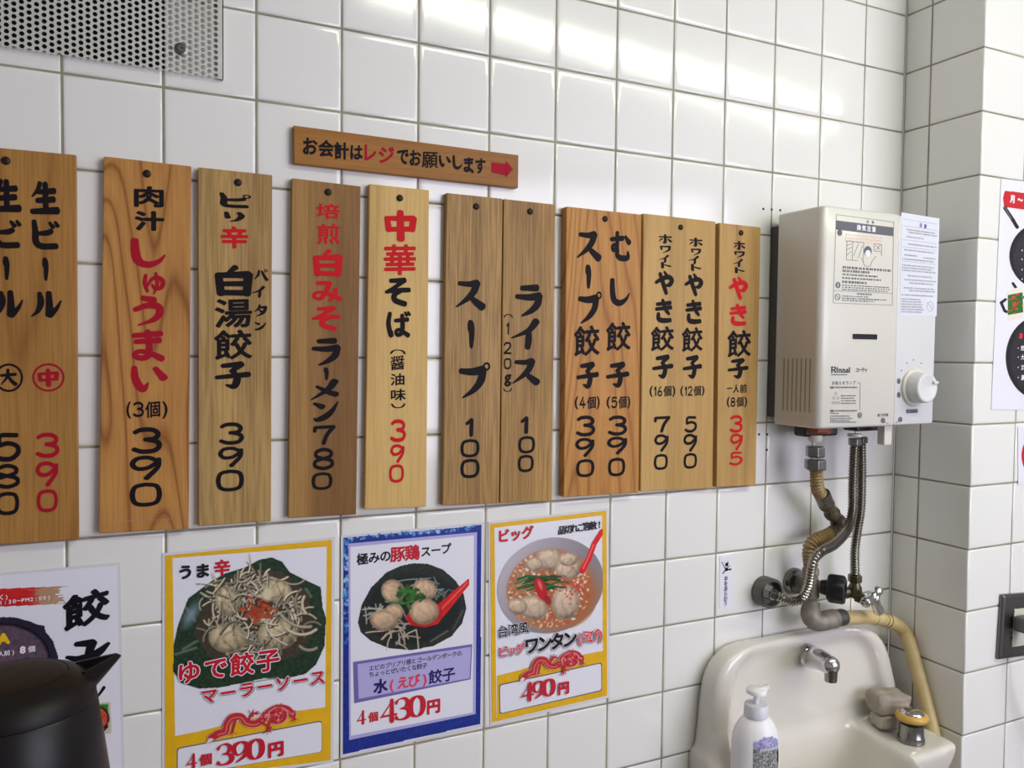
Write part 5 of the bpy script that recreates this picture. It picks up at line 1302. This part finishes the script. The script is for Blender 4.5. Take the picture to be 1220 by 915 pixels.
# steel hoses
def steel_hose(label, pts, r, nuts):
    t = thing('flexible_hose', label, 'hose', pts[-1], 'corrugated steel hoses under the heater')
    P, R = corrugated(pts, r, 0.0050, 0.0012); MB().tube(P, R, n=16).build('corrugated_hose', M['hose_steel'], t, smooth=True, angle=80)
    for c, ax, rr, h in nuts: hexnut(MB(), c, ax, rr, h).build('hose_nut', M['old_chrome'], t, bevel=0.0006)
    return t
DH = 0.072
steel_hose('front steel hose curving left from under the heater to the round wall flange', [pt(1018.5, 528, DH), pt(1017.5, 541, DH), pt(1016, 579, DH), pt(1015.5, 608, DH), pt(1010, 630, DH + .004), pt(995, 647.7, DH + .010), pt(978.5, 657, DH + .014), pt(969, 668, DH + .014), pt(965.6, 686, DH + .012), pt(962, 702, DH + .008), pt(955, 713, DH), pt(944, 716.5, DH - .008), pt(932, 712.5, DH - .016), pt(924, 709.5, DH - .022)], 0.0076,
           [(pt(1018.7, 522, DH), (0, 0, -1), 0.0115, 0.013), (pt(917.5, 707.2, 0.040), (0.72, -0.6, -0.24), 0.0098, 0.010)])
MB().lathe(pt(1018.5, 519.5, DH), (0, 0, -1), [(-0.004, 0.0125), (0.001, 0.0125)], n=20).build('white_washer', M['appliance'], bpy.data.objects['flexible_hose'])
steel_hose('rear steel hose dropping almost straight to the three-winged stop valve', [pt(1026, 527, D - .004), pt(1026.5, 560, D - .004), pt(1025.5, 605, D - .006), pt(1021.5, 632, D - .008), pt(1018.5, 655, D - .010), pt(1018.5, 686, D - .012)], 0.0076,
           [(pt(1026, 520, D - .004), (0, 0, -1), 0.0115, 0.012)])
# stop valve with chrome wing handle
DV = 0.048
v_ = thing('stop_valve', 'tarnished stop valve with a chrome three-winged handle, below the rear hose', 'valve', pt(1018, 712, 0.0))
hexnut(MB(), pt(1018.7, 684.5, DV), (0, 0, -1), 0.0125, 0.014).build('union_nut', M['brass'], v_, bevel=0.0008)
mb = MB().lathe(pt(1018.8, 692, DV), (0, 0, -1), [(0, 0.0075), (0.005, 0.0085), (0.012, 0.012), (0.020, 0.0125), (0.027, 0.010), (0.032, 0.005)], n=20)
mb.lathe(pt(1019, 706, DV), (-0.92, 0.38, 0.0), [(0, 0.009), (0.012, 0.009), (0.014, 0.0105), (0.026, 0.0105), (0.028, 0.008), (0.052, 0.008)], n=16)
mb.build('valve_body', M['brass'], v_, smooth=True, angle=40)
ha = np.array((0.42, -0.88, -0.22)); hc = pt(1024, 712, DV + 0.008)
MB().lathe(hc - ha / np.linalg.norm(ha) * 0.006, ha, [(0, 0.0095), (0.012, 0.0095), (0.014, 0.007), (0.026, 0.006)], n=16).build('valve_stem', M['brass'], v_, smooth=True)
hub = pt(1040, 712, DV + 0.040)
mb = MB().lathe(hub - ha / np.linalg.norm(ha) * 0.005, ha, [(0, 0.010), (0.004, 0.0135), (0.009, 0.0135), (0.012, 0.009)], n=20)
for tip, wd in ((pt(1047.5, 701, DV + 0.036), 1), (pt(1029, 719, DV + 0.046), 1), (pt(1048.5, 731, DV + 0.040), 1)):
    sp = spline([hub, hub * 0.5 + tip * 0.5, tip], 0.003)
    mb.tube(sp, [0.0115 - 0.0030 * math.sin(math.pi * i / (len(sp) - 1)) if i < len(sp) - 2 else (0.0088 if i == len(sp) - 2 else 0.004) for i in range(len(sp))], n=14)
mb.build('wing_handle', M['chrome'], v_, smooth=True, angle=60)
# old wall valve with elbow
vo = thing('wall_valve', 'grimy grey wall valve with a black knob and an elbow resting above the basin', 'valve', pt(962, 738, 0.0))
MB().lathe(pt(945, 692, 0.0004), (0, -1, 0), [(0, 0.0245), (0.006, 0.0245), (0.012, 0.0205), (0.013, 0.011)], n=32).build('flange', M['old_chrome'], vo, smooth=True, angle=40)
mb = MB().lathe(pt(947, 692, 0.004), (0.25, -1, 0), [(0, 0.012), (0.045, 0.012)], n=18)
mb.lathe(pt(966, 676, D - 0.014), (0, 0, -1), [(0, 0.012), (0.003, 0.0145), (0.012, 0.0145), (0.014, 0.012), (0.028, 0.013), (0.04, 0.0155), (0.052, 0.0155), (0.056, 0.012), (0.066, 0.012)], n=18)
mb.build('valve_body', M['cast'], vo, smooth=True, angle=40)
kb = pt(978, 699, D); ka = np.array((0.55, -0.83, 0.0))
mb = MB(); prof = [(0, 0.012), (0.010, 0.014), (0.012, 0.023), (0.016, 0.0255), (0.036, 0.0255), (0.040, 0.023), (0.0405, 0.013), (0.035, 0.012)]
mb.lathe(kb, ka, prof, n=40)
mb.v = [tuple(np.array(q) + 0) for q in mb.v]
# scallop the knob's rim
a_ = ka / np.linalg.norm(ka); nv = []
for q in mb.v:
    q = np.array(q); h_ = np.dot(q - kb, a_); rad = q - kb - a_ * h_; rr = np.linalg.norm(rad)
    if rr > 0.018:
        up_ = np.array((0, 0, 1.0)); s_ = np.cross(a_, up_); ang = math.atan2(np.dot(rad, up_), np.dot(rad, s_)); rad = rad * (1 - 0.13 * (0.5 + 0.5 * math.cos(6 * ang)))
    nv.append(tuple(kb + a_ * h_ + rad))
mb.v = nv; mb.build('black_knob', M['black_rubber'], vo, smooth=True, angle=40)
P = spline([pt(967, 716, D - 0.014), pt(966, 726, D - 0.012), pt(966.5, 735, D - 0.008), pt(974, 740.5, D - 0.004), pt(986, 738.5, D), pt(994, 737, D)], 0.003)
MB().tube(P, [0.0135 + 0.0035 * min(1, i / 5) for i in range(len(P))], n=18).build('elbow', M['cast'], vo, smooth=True)
P = spline([pt(986, 738.5, D), pt(1006, 735, D + 0.002)], 0.004)
MB().tube(P, [0.0150] * (len(P) - 1) + [0.0135], n=18).build('sleeve', M['sleeve'], vo, smooth=True, angle=40)
# vinyl hose running round the corner down beside the basin
P = spline([pt(1003, 736, D + .002), pt(1018, 735.5, D), pt(1036, 735.5, 0.052), pt(1052, 738, 0.045), pt(1065, 742.5, 0.042), pt(1077, 752, 0.042), ptx(1084, 768, 1.4045), ptx(1090, 790, 1.4050), ptx(1097, 815, 1.4050), ptx(1103, 838, 1.4050), ptx(1108, 858, 1.4050), ptx(1112, 876, 1.4050), ptx(1113, 900, 1.4050), ptx(1113.5, 930, 1.4050)], 0.004)
RR = [0.0125 + (0.0007 * math.sin(i * 1.7) if 22 < i < 38 else 0) for i in range(len(P))]
th = thing('vinyl_hose', 'yellowed cream hose bending down in the corner behind the basin', 'hose', P[-1])
MB().tube(P, RR, n=18).build('hose_tube', M['beige_hose'], th, smooth=True)
for k in (24, 27, 30, 33, 36):
    c = P[k]; tg = P[k + 1] - P[k]
    MB().lathe(c, tg, [(-0.0006, 0.0126), (0, 0.0131), (0.0006, 0.0126)], n=20).build('hose_crease', M['brass'], th, smooth=True)
# outlet plate and plug
g = thing('power_outlet', 'steel power outlet plate on the column near the right edge', 'power outlet', FRONT.hit(1205, 784))
qo = [FRONT.uv(*c) for c in ((1185.5, 784.5), (1235, 778), (1240, 704), (1190.6, 707.6))]
oc_ = sum(qo) / 4
mb = MB(); ins = [oc_ + (a_ - oc_) * 0.93 for a_ in qo]
mb.add([FRONT.w(a_[0], a_[1], 0.0002) for a_ in qo] + [FRONT.w(a_[0], a_[1], 0.006) for a_ in qo] + [FRONT.w(a_[0], a_[1], 0.009) for a_ in ins],
       [(0, 1, 5, 4), (1, 2, 6, 5), (2, 3, 7, 6), (3, 0, 4, 7), (4, 5, 9, 8), (5, 6, 10, 9), (6, 7, 11, 10), (7, 4, 8, 11), (8, 9, 10, 11), (3, 2, 1, 0)])
mb.build('cover_plate', M['steel_plate'], g, bevel=0.0012)
qo2 = [FRONT.uv(*c) for c in ((1199.5, 769), (1219, 766), (1221, 722), (1202.5, 724))]
MB().prism([FRONT.w(a_[0], a_[1], 0.007) for a_ in qo2], [FRONT.w(a_[0], a_[1], 0.0105) for a_ in qo2]).build('socket_face', M['socket'], g, bevel=0.0008)
mb = MB()
for yy in (752, 758):
    poly_px(mb, FRONT.off(0.0108), [(1205, yy), (1206.4, yy - 0.2), (1206.2, yy + 4), (1204.8, yy + 4.2)])
mb.build('socket_slots', M['dark'], g)
pc = FRONT.uv(1204.5, 738); 
pg = thing('plug', 'dark grey mains plug with its cord hanging from the steel outlet', 'plug', FRONT.w(pc[0], pc[1] - 0.02, 0.0108))
mb = MB(); c = FRONT.w(pc[0], pc[1], 0.0110)
mb.box((c[0] - 0.013, c[1] - 0.030, c[2] - 0.016), (c[0] + 0.017, c[1], c[2] + 0.012)); mb.build('plug_body', M['plug'], pg, bevel=0.005)
P = spline([c + np.array((0.002, -0.022, -0.014)), c + np.array((0.000, -0.025, -0.035)), c + np.array((0.001, -0.026, -0.075)), c + np.array((0.012, -0.026, -0.12)), c + np.array((0.04, -0.026, -0.18)), c + np.array((0.09, -0.026, -0.26))], 0.004)
MB().tube(P, [0.0058 if i < 5 else 0.0036 for i in range(len(P))], n=12).build('cord', M['plug'], pg, smooth=True)

# ================================================================== WASH BASIN (ceramic, one body)
def smin(a, b, k):
    h = np.clip(0.5 + 0.5 * (b - a) / k, 0, 1); return b * (1 - h) + a * h - k * h * (1 - h)
def smax(a, b, k): return -smin(-a, -b, k)
def rbox2(x, y, cx, cy, hx, hy, r):
    qx, qy = np.abs(x - cx) - hx + r, np.abs(y - cy) - hy + r
    return np.hypot(np.maximum(qx, 0), np.maximum(qy, 0)) + np.minimum(np.maximum(qx, qy), 0) - r
ZD = 0.632                                                   # deck height
BX0, BX1 = 0.938, 1.391
def basin_sdf(x, d, z):
    cx = (BX0 + BX1) / 2
    el = BX0 + np.clip(z - 0.624, 0, 0.2) * 0.10               # the back narrows towards its top
    er = np.minimum(BX1, 1.399 - (z - 0.664) * 0.34)
    pan = smax(smax(el - x, (x - er) * 0.95, 0.01), np.maximum(z - 0.8125, 0.50 - z), 0.075)
    dep = 0.048 + np.clip(0.68 - z, 0, 0.06) * 0.35
    pan = smax(pan, np.abs(d - dep / 2) - dep / 2, 0.016)
    # bowl: plan outline bulging forward in the middle
    t = (x - (cx - 0.02)) / ((BX1 - BX0) / 2)
    fr = 0.176 + 0.15 * np.clip(1 - np.abs(t * 1.75) ** 2.0, 0, 1)
    low = np.clip((ZD - z) / 0.2, 0, 1)
    fr = fr - 0.10 * low ** 1.6
    side = np.maximum(BX0 - x, x - BX1) + 0.055 * low ** 1.5
    bowl = smax(smax(side, (d - fr) * 0.8, 0.016), np.maximum(z - ZD, 0.44 - z), 0.010)
    body = smin(pan, bowl, 0.022)
    # recess in the back panel
    rec = smax(smax(el + 0.043 - x, (x - er + 0.040) * 0.95, 0.01), z - 0.799, 0.06)
    rec = smax(rec, (0.030 + np.clip(0.70 - z, 0, 0.08) * 0.05) - d, 0.020)
    rec = smax(rec, ZD + 0.004 - z, 0.02)
    body = smax(body, -rec, 0.018)
    # hollow of the bowl
    fi = fr - 0.024 + 0.06 * low ** 1.6
    zz = np.clip((ZD - z) / 0.15, 0, 1)
    shr = 0.050 * zz ** 1.5
    hl = np.maximum(1.030 + shr * 1.1 - x, x - (1.284 - np.clip(d - 0.05, 0, 0.3) * 0.12 - shr * 1.2))
    hl = smax(hl, smax(d - fi + shr * 0.8, 0.040 + shr * 0.4 - d, 0.02), 0.035)
    hl = smax(hl, (ZD - 0.125) - z, 0.05)
    body = smax(body, -hl, 0.012)
    return body
def surface_nets(f, lo, hi, st):
    ax = [np.arange(lo[i], hi[i] + st, st) for i in range(3)]
    X, Y, Z = np.meshgrid(*ax, indexing='ij'); S = f(X, Y, Z)
    ins = S < 0
    nx, ny, nz = (s_ - 1 for s_ in S.shape)
    acc = np.zeros((nx, ny, nz, 3)); cnt = np.zeros((nx, ny, nz))
    corners = [(i, j, k) for i in (0, 1) for j in (0, 1) for k in (0, 1)]
    def sub(a, c): return a[c[0]:c[0] + nx, c[1]:c[1] + ny, c[2]:c[2] + nz]
    for a in corners:
        for k in range(3):
            if a[k]: continue
            b = list(a); b[k] = 1
            sa, sb = sub(S, a), sub(S, b); m = (sa < 0) != (sb < 0)
            t = np.where(m, sa / np.where(m, sa - sb, 1), 0)
            for q in range(3): acc[..., q] += np.where(m, a[q] + (t if q == k else 0), 0)
            cnt += m
    act = cnt > 0; idx = -np.ones(act.shape, int); idx[act] = np.arange(act.sum())
    I, J, K = np.nonzero(act)
    P = acc[act] / cnt[act][:, None] + np.stack([I, J, K], 1)
    P = P * st + np.array(lo)
    quads = []
    for k in range(3):
        a1, a2 = (k + 1) % 3, (k + 2) % 3
        sl0 = [slice(1, -1)] * 3; sl0[k] = slice(0, -1); sl1 = list(sl0); sl1[k] = slice(1, None)
        A, B = ins[tuple(sl0)], ins[tuple(sl1)]
        for flip, m in ((0, A & ~B), (1, ~A & B)):
            q = np.stack(np.nonzero(m), 1)
            if not len(q): continue
            q[:, a1] += 1; q[:, a2] += 1
            def g(o1, o2):
                r_ = q.copy(); r_[:, a1] -= o1; r_[:, a2] -= o2; return idx[r_[:, 0], r_[:, 1], r_[:, 2]]
            f4 = np.stack([g(1, 1), g(0, 1), g(0, 0), g(1, 0)], 1)
            quads.append(f4[:, ::-1] if flip else f4)
    Q = np.vstack(quads); Q = Q[(Q >= 0).all(1)]
    # pull the vertices onto the surface
    for _ in range(3):
        e = 1e-4; v = f(P[:, 0], P[:, 1], P[:, 2])
        G = np.stack([(f(P[:, 0] + (e if q == 0 else 0), P[:, 1] + (e if q == 1 else 0), P[:, 2] + (e if q == 2 else 0)) - v) / e for q in range(3)], 1)
        P = P - 0.7 * G * (v / (np.sum(G * G, 1) + 1e-6))[:, None].clip(-st, st)
    return P, Q
P, Q = surface_nets(basin_sdf, (0.90, -0.012, 0.42), (1.44, 0.37, 0.85), 0.0055)
P[:, 1] = np.maximum(P[:, 1], 0.0006)
bl = np.array((1.17, -0.0006, 0.44))
W3_ = np.stack([P[:, 0], -P[:, 1], P[:, 2]], 1)
basin = thing('wash_basin', 'ivory ceramic wall-hung hand basin with a tall back, in the tiled corner', 'wash basin', bl)
me = bpy.data.meshes.new('basin_body'); me.from_pydata((W3_ - bl).tolist(), [], Q[:, ::-1].tolist()); me.update()
me.materials.append(M['ceramic']); me.shade_smooth()
bo = bpy.data.objects.new('basin_body', me); col.objects.link(bo); bo.parent = basin
sm = bo.modifiers.new('glaze', 'SMOOTH'); sm.factor = 0.5; sm.iterations = 3
# drain in the bowl
MB().lathe((1.14, -0.15, ZD - 0.1248), (0, 0, 1), [(0, 0.020), (0.002, 0.020), (0.003, 0.017), (0.001, 0.012)], n=24).build('drain', M['old_chrome'], basin, smooth=True)

# spout
s0 = pt(962, 780, next(d_ for d_ in np.arange(0.02, 0.1, 0.0005) if basin_sdf(*(lambda q: (np.array([q[0]]), np.array([-q[1]]), np.array([q[2]])))(pt(962, 780, d_)))[0] > 0.001) + 0.0075)
sp_ = thing('spout', 'short chrome spout on the back of the basin', 'tap', s0)
tip = pt(993.5, 795.5, 0.128)
Pq = spline([s0, s0 + np.array((0.001, -0.014, -0.001)), s0 * 0.5 + tip * 0.5 + np.array((0, 0, 0.002)), tip], 0.004); n_ = len(Pq)
mb = MB().tube(Pq, [0.0205 - 0.0055 * i / n_ if i < n_ - 2 else (0.0125 if i == n_ - 2 else 0.006) for i in range(n_)], n=24)
mb.build('spout_tube', M['chrome'], sp_, smooth=True, angle=50)
MB().lathe(tip + (s0 - tip) * 0.10 + np.array((0, 0, -0.004)), (0, 0, -1), [(0, 0.0108), (0.021, 0.0100), (0.021, 0.0080), (0.016, 0.0075)], n=20).build('nozzle', M['old_chrome'], sp_, smooth=True, angle=40)
# push valve on the right deck
vb_ = ptz(1085.5, 881, ZD)
pv_ = thing('push_valve', 'chrome push-button valve with an amber ring on the right deck of the basin', 'valve', vb_)
MB().lathe(vb_ + np.array((0, 0, -0.0015)), (0, 0, 1), [(0, 0.0225), (0.006, 0.0225), (0.007, 0.0212), (0.010, 0.0212), (0.011, 0.0205), (0.031, 0.0200), (0.032, 0.018)], n=36).build('base', M['old_chrome'], pv_, smooth=True, angle=35)
MB().lathe(vb_ + np.array((0, 0, 0.030)), (0, 0, 1), [(0, 0.0185), (0.006, 0.0185)], n=30).build('dark_neck', M['black_rubber'], pv_, smooth=True)
MB().lathe(vb_ + np.array((0, 0, 0.035)), (0, 0, 1), [(0, 0.020), (0.002, 0.0255), (0.006, 0.0275), (0.010, 0.0268), (0.013, 0.0235), (0.014, 0.019)], n=40).build('amber_ring', M['amber'], pv_, smooth=True, angle=60)
MB().lathe(vb_ + np.array((0, 0, 0.046)), (0, 0, 1), [(0, 0.0205), (0.003, 0.0205), (0.006, 0.018), (0.0075, 0.012), (0.008, 0.0)], n=36, cap=False).build('push_button', M['chrome'], pv_, smooth=True, angle=60)
# sponge and cloth piled in the corner of the deck
def pillow(name, label, cat, m, c, hx, hy, hz, rot, seed, wob=0.004, power=3.2):
    bm = bmesh.new(); bmesh.ops.create_cube(bm, size=2); bmesh.ops.subdivide_edges(bm, edges=bm.edges[:], cuts=9, use_grid_fill=True)
    for v in bm.verts:
        q = v.co; l = (abs(q.x) ** power + abs(q.y) ** power + abs(q.z) ** power) ** (1 / power); q = q / l * max(abs(q.x), abs(q.y), abs(q.z)) if l else q
        w_ = Vector((q.x * hx, q.y * hy, q.z * hz))
        w_ += Vector(noise.noise_vector(Vector((q.x + seed, q.y, q.z)) * 1.6)) * wob
        v.co = w_
    zmin = min(v.co.z for v in bm.verts)
    for v in bm.verts: v.co.z -= zmin
    me = bpy.data.meshes.new(name); bm.to_mesh(me); bm.free(); me.shade_smooth(); me.materials.append(m)
    o = bpy.data.objects.new(name, me); col.objects.link(o); o.location = Vector([float(q) for q in c]); o.rotation_euler = rot
    return tag(o, label, cat)
sc_ = ptz(1059, 868, ZD)
pillow('sponge', 'pale grey-beige sponge block lying on the basin deck under the grey cloth', 'sponge', M['sponge'], (sc_[0] + 0.006, sc_[1] + 0.006, ZD + 0.001), 0.028, 0.019, 0.0125, (0, 0, -0.25), 3.0, 0.0018, 7)
pillow('folded_cloth', 'folded grey cloth lying on top of the pale sponge block', 'cloth', M['cloth'], (sc_[0] + 0.006, sc_[1] + 0.010, ZD + 0.0258), 0.034, 0.022, 0.0185, (0.05, 0.06, -0.25), 8.0, 0.0038, 6)

# soap dispenser on the left deck
bb_ = ptz(899, 922, ZD)
BC = np.array((bb_[0], bb_[1], ZD + 0.0006))
g = thing('soap_dispenser', 'white pump soap bottle with a purple and black label on the left of the basin', 'soap bottle', BC)
Zt = pt(899, 852, -BC[1])[2]                                  # shoulder meets collar
H_ = Zt - BC[2]
prof = [(0, 0.033), (0.003, 0.0375), (0.010, 0.0392), (H_ * 0.46, 0.0390), (H_ * 0.68, 0.0370), (H_ * 0.84, 0.0315), (H_ * 0.94, 0.0245), (H_, 0.0190)]
pr2 = spline([(a_, b_, 0) for a_, b_ in prof], 0.003)
mb = MB(); mb.lathe(BC, (0, 0, 1), [(q[0], q[1]) for q in pr2], n=48)
yaw = -0.35; cy_, sy_ = math.cos(yaw), math.sin(yaw)
def oval(q):                                                  # slightly oval body turned towards the room
    q = np.array(q) - BC; x_, y_ = q[0] * cy_ + q[1] * sy_, -q[0] * sy_ + q[1] * cy_; x_ *= 1.0; y_ *= 0.76
    return tuple(BC + np.array((x_ * cy_ - y_ * sy_, x_ * sy_ + y_ * cy_, q[2])))
mb.v = [oval(q) for q in mb.v]; mb.build('bottle', M['bottle'], g, smooth=True, angle=50)
cz = np.array((BC[0], BC[1], Zt - 0.001))
MB().lathe(cz, (0, 0, 1), [(0, 0.0186), (0.001, 0.0196), (0.0185, 0.0187), (0.020, 0.0175), (0.0205, 0.006)], n=36).build('pump_collar', M['collar'], g, smooth=True, angle=40)
MB().lathe(cz + np.array((0, 0, 0.018)), (0, 0, 1), [(0, 0.0044), (0.022, 0.0044)], n=18).build('pump_stem', M['bottle'], g, smooth=True)
hc_ = cz + np.array((0, 0, 0.036))
ph = MB(); ph.lathe(hc_, (0, 0, 1), [(0, 0.0135), (0.0015, 0.0162), (0.0065, 0.0162), (0.0085, 0.0146), (0.0095, 0.0)], n=32, cap=False)
Pn = spline([hc_ + np.array((0.004, -0.002, 0.004)), hc_ + np.array((0.014, -0.004, 0.007)), hc_ + np.array((0.020, -0.006, 0.0115))], 0.002)
ph.tube(Pn, [0.0058 - 0.0014 * i / len(Pn) for i in range(len(Pn))], n=12)
ph.build('pump_head', M['bottle'], g, smooth=True, angle=50)
# printed label: lavender above a black and white pattern, wrapped on the bottle
mb = MB(); nu, nv_ = 40, 44; rl = np.random.RandomState(6)
z0l, z1l = H_ * 0.02, H_ * 0.78; a0, a1 = -2.30, -1.00
LV = []; LC = []
for j in range(nv_ + 1):
    for i in range(nu + 1):
        s_, t_ = i / nu, j / nv_
        a_ = a0 + (a1 - a0) * s_; h_ = z0l + (z1l - z0l) * t_
        r_ = np.interp(h_, pr2[:, 0], pr2[:, 1]) + 0.0004
        LV.append(oval(BC + np.array((r_ * math.cos(a_), r_ * math.sin(a_), h_))))
        topc = 0.84 + 0.15 * math.sin(math.pi * s_ * 0.9 + 0.2)
        v = rl.rand()
        if t_ > 0.72: c_ = (0.40 + 0.42 * v, 0.40 + 0.40 * v, 0.66 + 0.24 * v)
        elif t_ > 0.66 and s_ > 0.2: c_ = (0.75, 0.75, 0.78)
        elif s_ > 0.86 and 0.35 < t_ < 0.6: c_ = (0.12, 0.12, 0.13)
        else: c_ = (0.2 + 0.6 * v,) * 3
        LC.append((c_, t_ <= topc + 0.06 * (v - 0.5)))
fs_ = []
for j in range(nv_):
    for i in range(nu):
        q4 = (j * (nu + 1) + i, j * (nu + 1) + i + 1, (j + 1) * (nu + 1) + i + 1, (j + 1) * (nu + 1) + i)
        if all(LC[k][1] for k in q4): fs_.append(q4)
mb.add(LV, fs_); lo_ = mb.build('printed_label', M['ink_photo'], g)
at = lo_.data.color_attributes.new('ink', 'FLOAT_COLOR', 'POINT')
cl = np.array([c_[0] for c_ in LC]); li = np.where(cl <= 0.04045, cl / 12.92, ((cl + 0.055) / 1.055) ** 2.4)
at.data.foreach_set('color', np.c_[li, np.ones(len(li))].astype(np.float32).ravel())
lo_['label'] = 'purple, black and white printed label'

# ================================================================== BLACK JUG ON A TABLE
pd_ = 0.72
ctr = CAM + ray(15, 840) * pd_                                # centre of the seam ring
RS = 0.0668
TZ = ctr[2] - 0.155
g = thing('black_jug', 'matt black lidded water jug with a pouring lip, close to the lower left', 'jug', (ctr[0], ctr[1], TZ))
C0 = np.array((ctr[0], ctr[1], TZ)); hs = ctr[2] - TZ
MB().lathe(C0, (0, 0, 1), [(0.0005, 0.080), (0.003, 0.084), (hs * 0.3, 0.0815), (hs * 0.7, 0.0735), (hs - 0.002, RS + 0.0006), (hs, RS - 0.001)], n=72).build('jug_body', M['pot'], g, smooth=True, angle=40)
lid = MB().lathe(C0 + np.array((0, 0, hs + 0.0008)), (0, 0, 1), [(-0.002, RS - 0.004), (0.0, RS), (0.007, RS - 0.0004), (0.014, RS - 0.004), (0.0195, RS - 0.0105), (0.0235, RS - 0.0195), (0.0246, RS - 0.0225), (0.0240, RS - 0.0230), (0.0246, RS - 0.0238), (0.0254, RS - 0.028), (0.0262, 0.02), (0.0264, 0.0)], n=72, cap=False)
lid.build('lid', M['pot_lid'], g, smooth=True, angle=30)
# pouring lip: a trough with an open top, pointing right
sd = np.array((0.93, 0.22, 0.0)); sd /= np.linalg.norm(sd); sl = np.array((-sd[1], sd[0], 0))
topz = ctr[2] + 0.0285
nS = 10; outer = []; inner = []
for j in range(nS + 1):
    t = j / nS
    ro = RS - 0.012 + 0.031 * t
    wv = 0.013 * (1 - t) ** 0.9 + 0.0035
    zb_ = ctr[2] - 0.010 + 0.034 * t ** 1.1
    zt_ = topz - 0.007 + 0.005 * t
    rowo = []; rowi = []
    for i in range(13):
        a_ = math.pi * i / 12; ss = math.cos(a_); uu = math.sin(a_)
        rowo.append(C0 * np.array((1, 1, 0)) + sd * (ro + 0.004 * uu * t) + sl * wv * ss + np.array((0, 0, zt_ - (zt_ - zb_) * uu)))
        w2, zb2 = max(wv - 0.0025, 0.002), min(zb_ + 0.004, zt_ - 0.0015)
        rowi.append(C0 * np.array((1, 1, 0)) + sd * (ro - 0.002) + sl * w2 * ss + np.array((0, 0, zt_ - (zt_ - zb2) * uu)))
    outer.append(rowo); inner.append(rowi)
vs_ = [q for r_ in outer for q in r_] + [q for r_ in inner for q in r_]; n1 = 13; off_ = (nS + 1) * n1; fs_ = []
for j in range(nS):
    for i in range(12):
        a_, b_, c_, d_ = j * n1 + i, j * n1 + i + 1, (j + 1) * n1 + i + 1, (j + 1) * n1 + i
        fs_.append((a_, b_, c_, d_)); fs_.append((off_ + d_, off_ + c_, off_ + b_, off_ + a_))
    for i in (0, 12):
        fs_.append((j * n1 + i, (j + 1) * n1 + i, off_ + (j + 1) * n1 + i, off_ + j * n1 + i))
for i in range(12): fs_.append((nS * n1 + i, nS * n1 + i + 1, off_ + nS * n1 + i + 1, off_ + nS * n1 + i))
MB().add(vs_, fs_).build('pouring_lip', M['pot'], g, smooth=True, angle=50)
# the table that carries it, below the frame
tx0, tx1, ty0, ty1 = ctr[0] - 0.60, ctr[0] + 0.10, ctr[1] - 0.50, ctr[1] + 0.092
t = thing('table', 'small wooden table carrying the black jug', 'table', ((tx0 + tx1) / 2, (ty0 + ty1) / 2, 0.0))
MB().box((tx0, ty0, TZ - 0.03), (tx1, ty1, TZ)).build('tabletop', M['table'], t, bevel=0.003)
for x_ in (tx0 + 0.03, tx1 - 0.075):
    for y_ in (ty0 + 0.03, ty1 - 0.075): MB().box((x_, y_, 0.0), (x_ + 0.045, y_ + 0.045, TZ - 0.0295)).build('leg', M['table'], t, bevel=0.002)
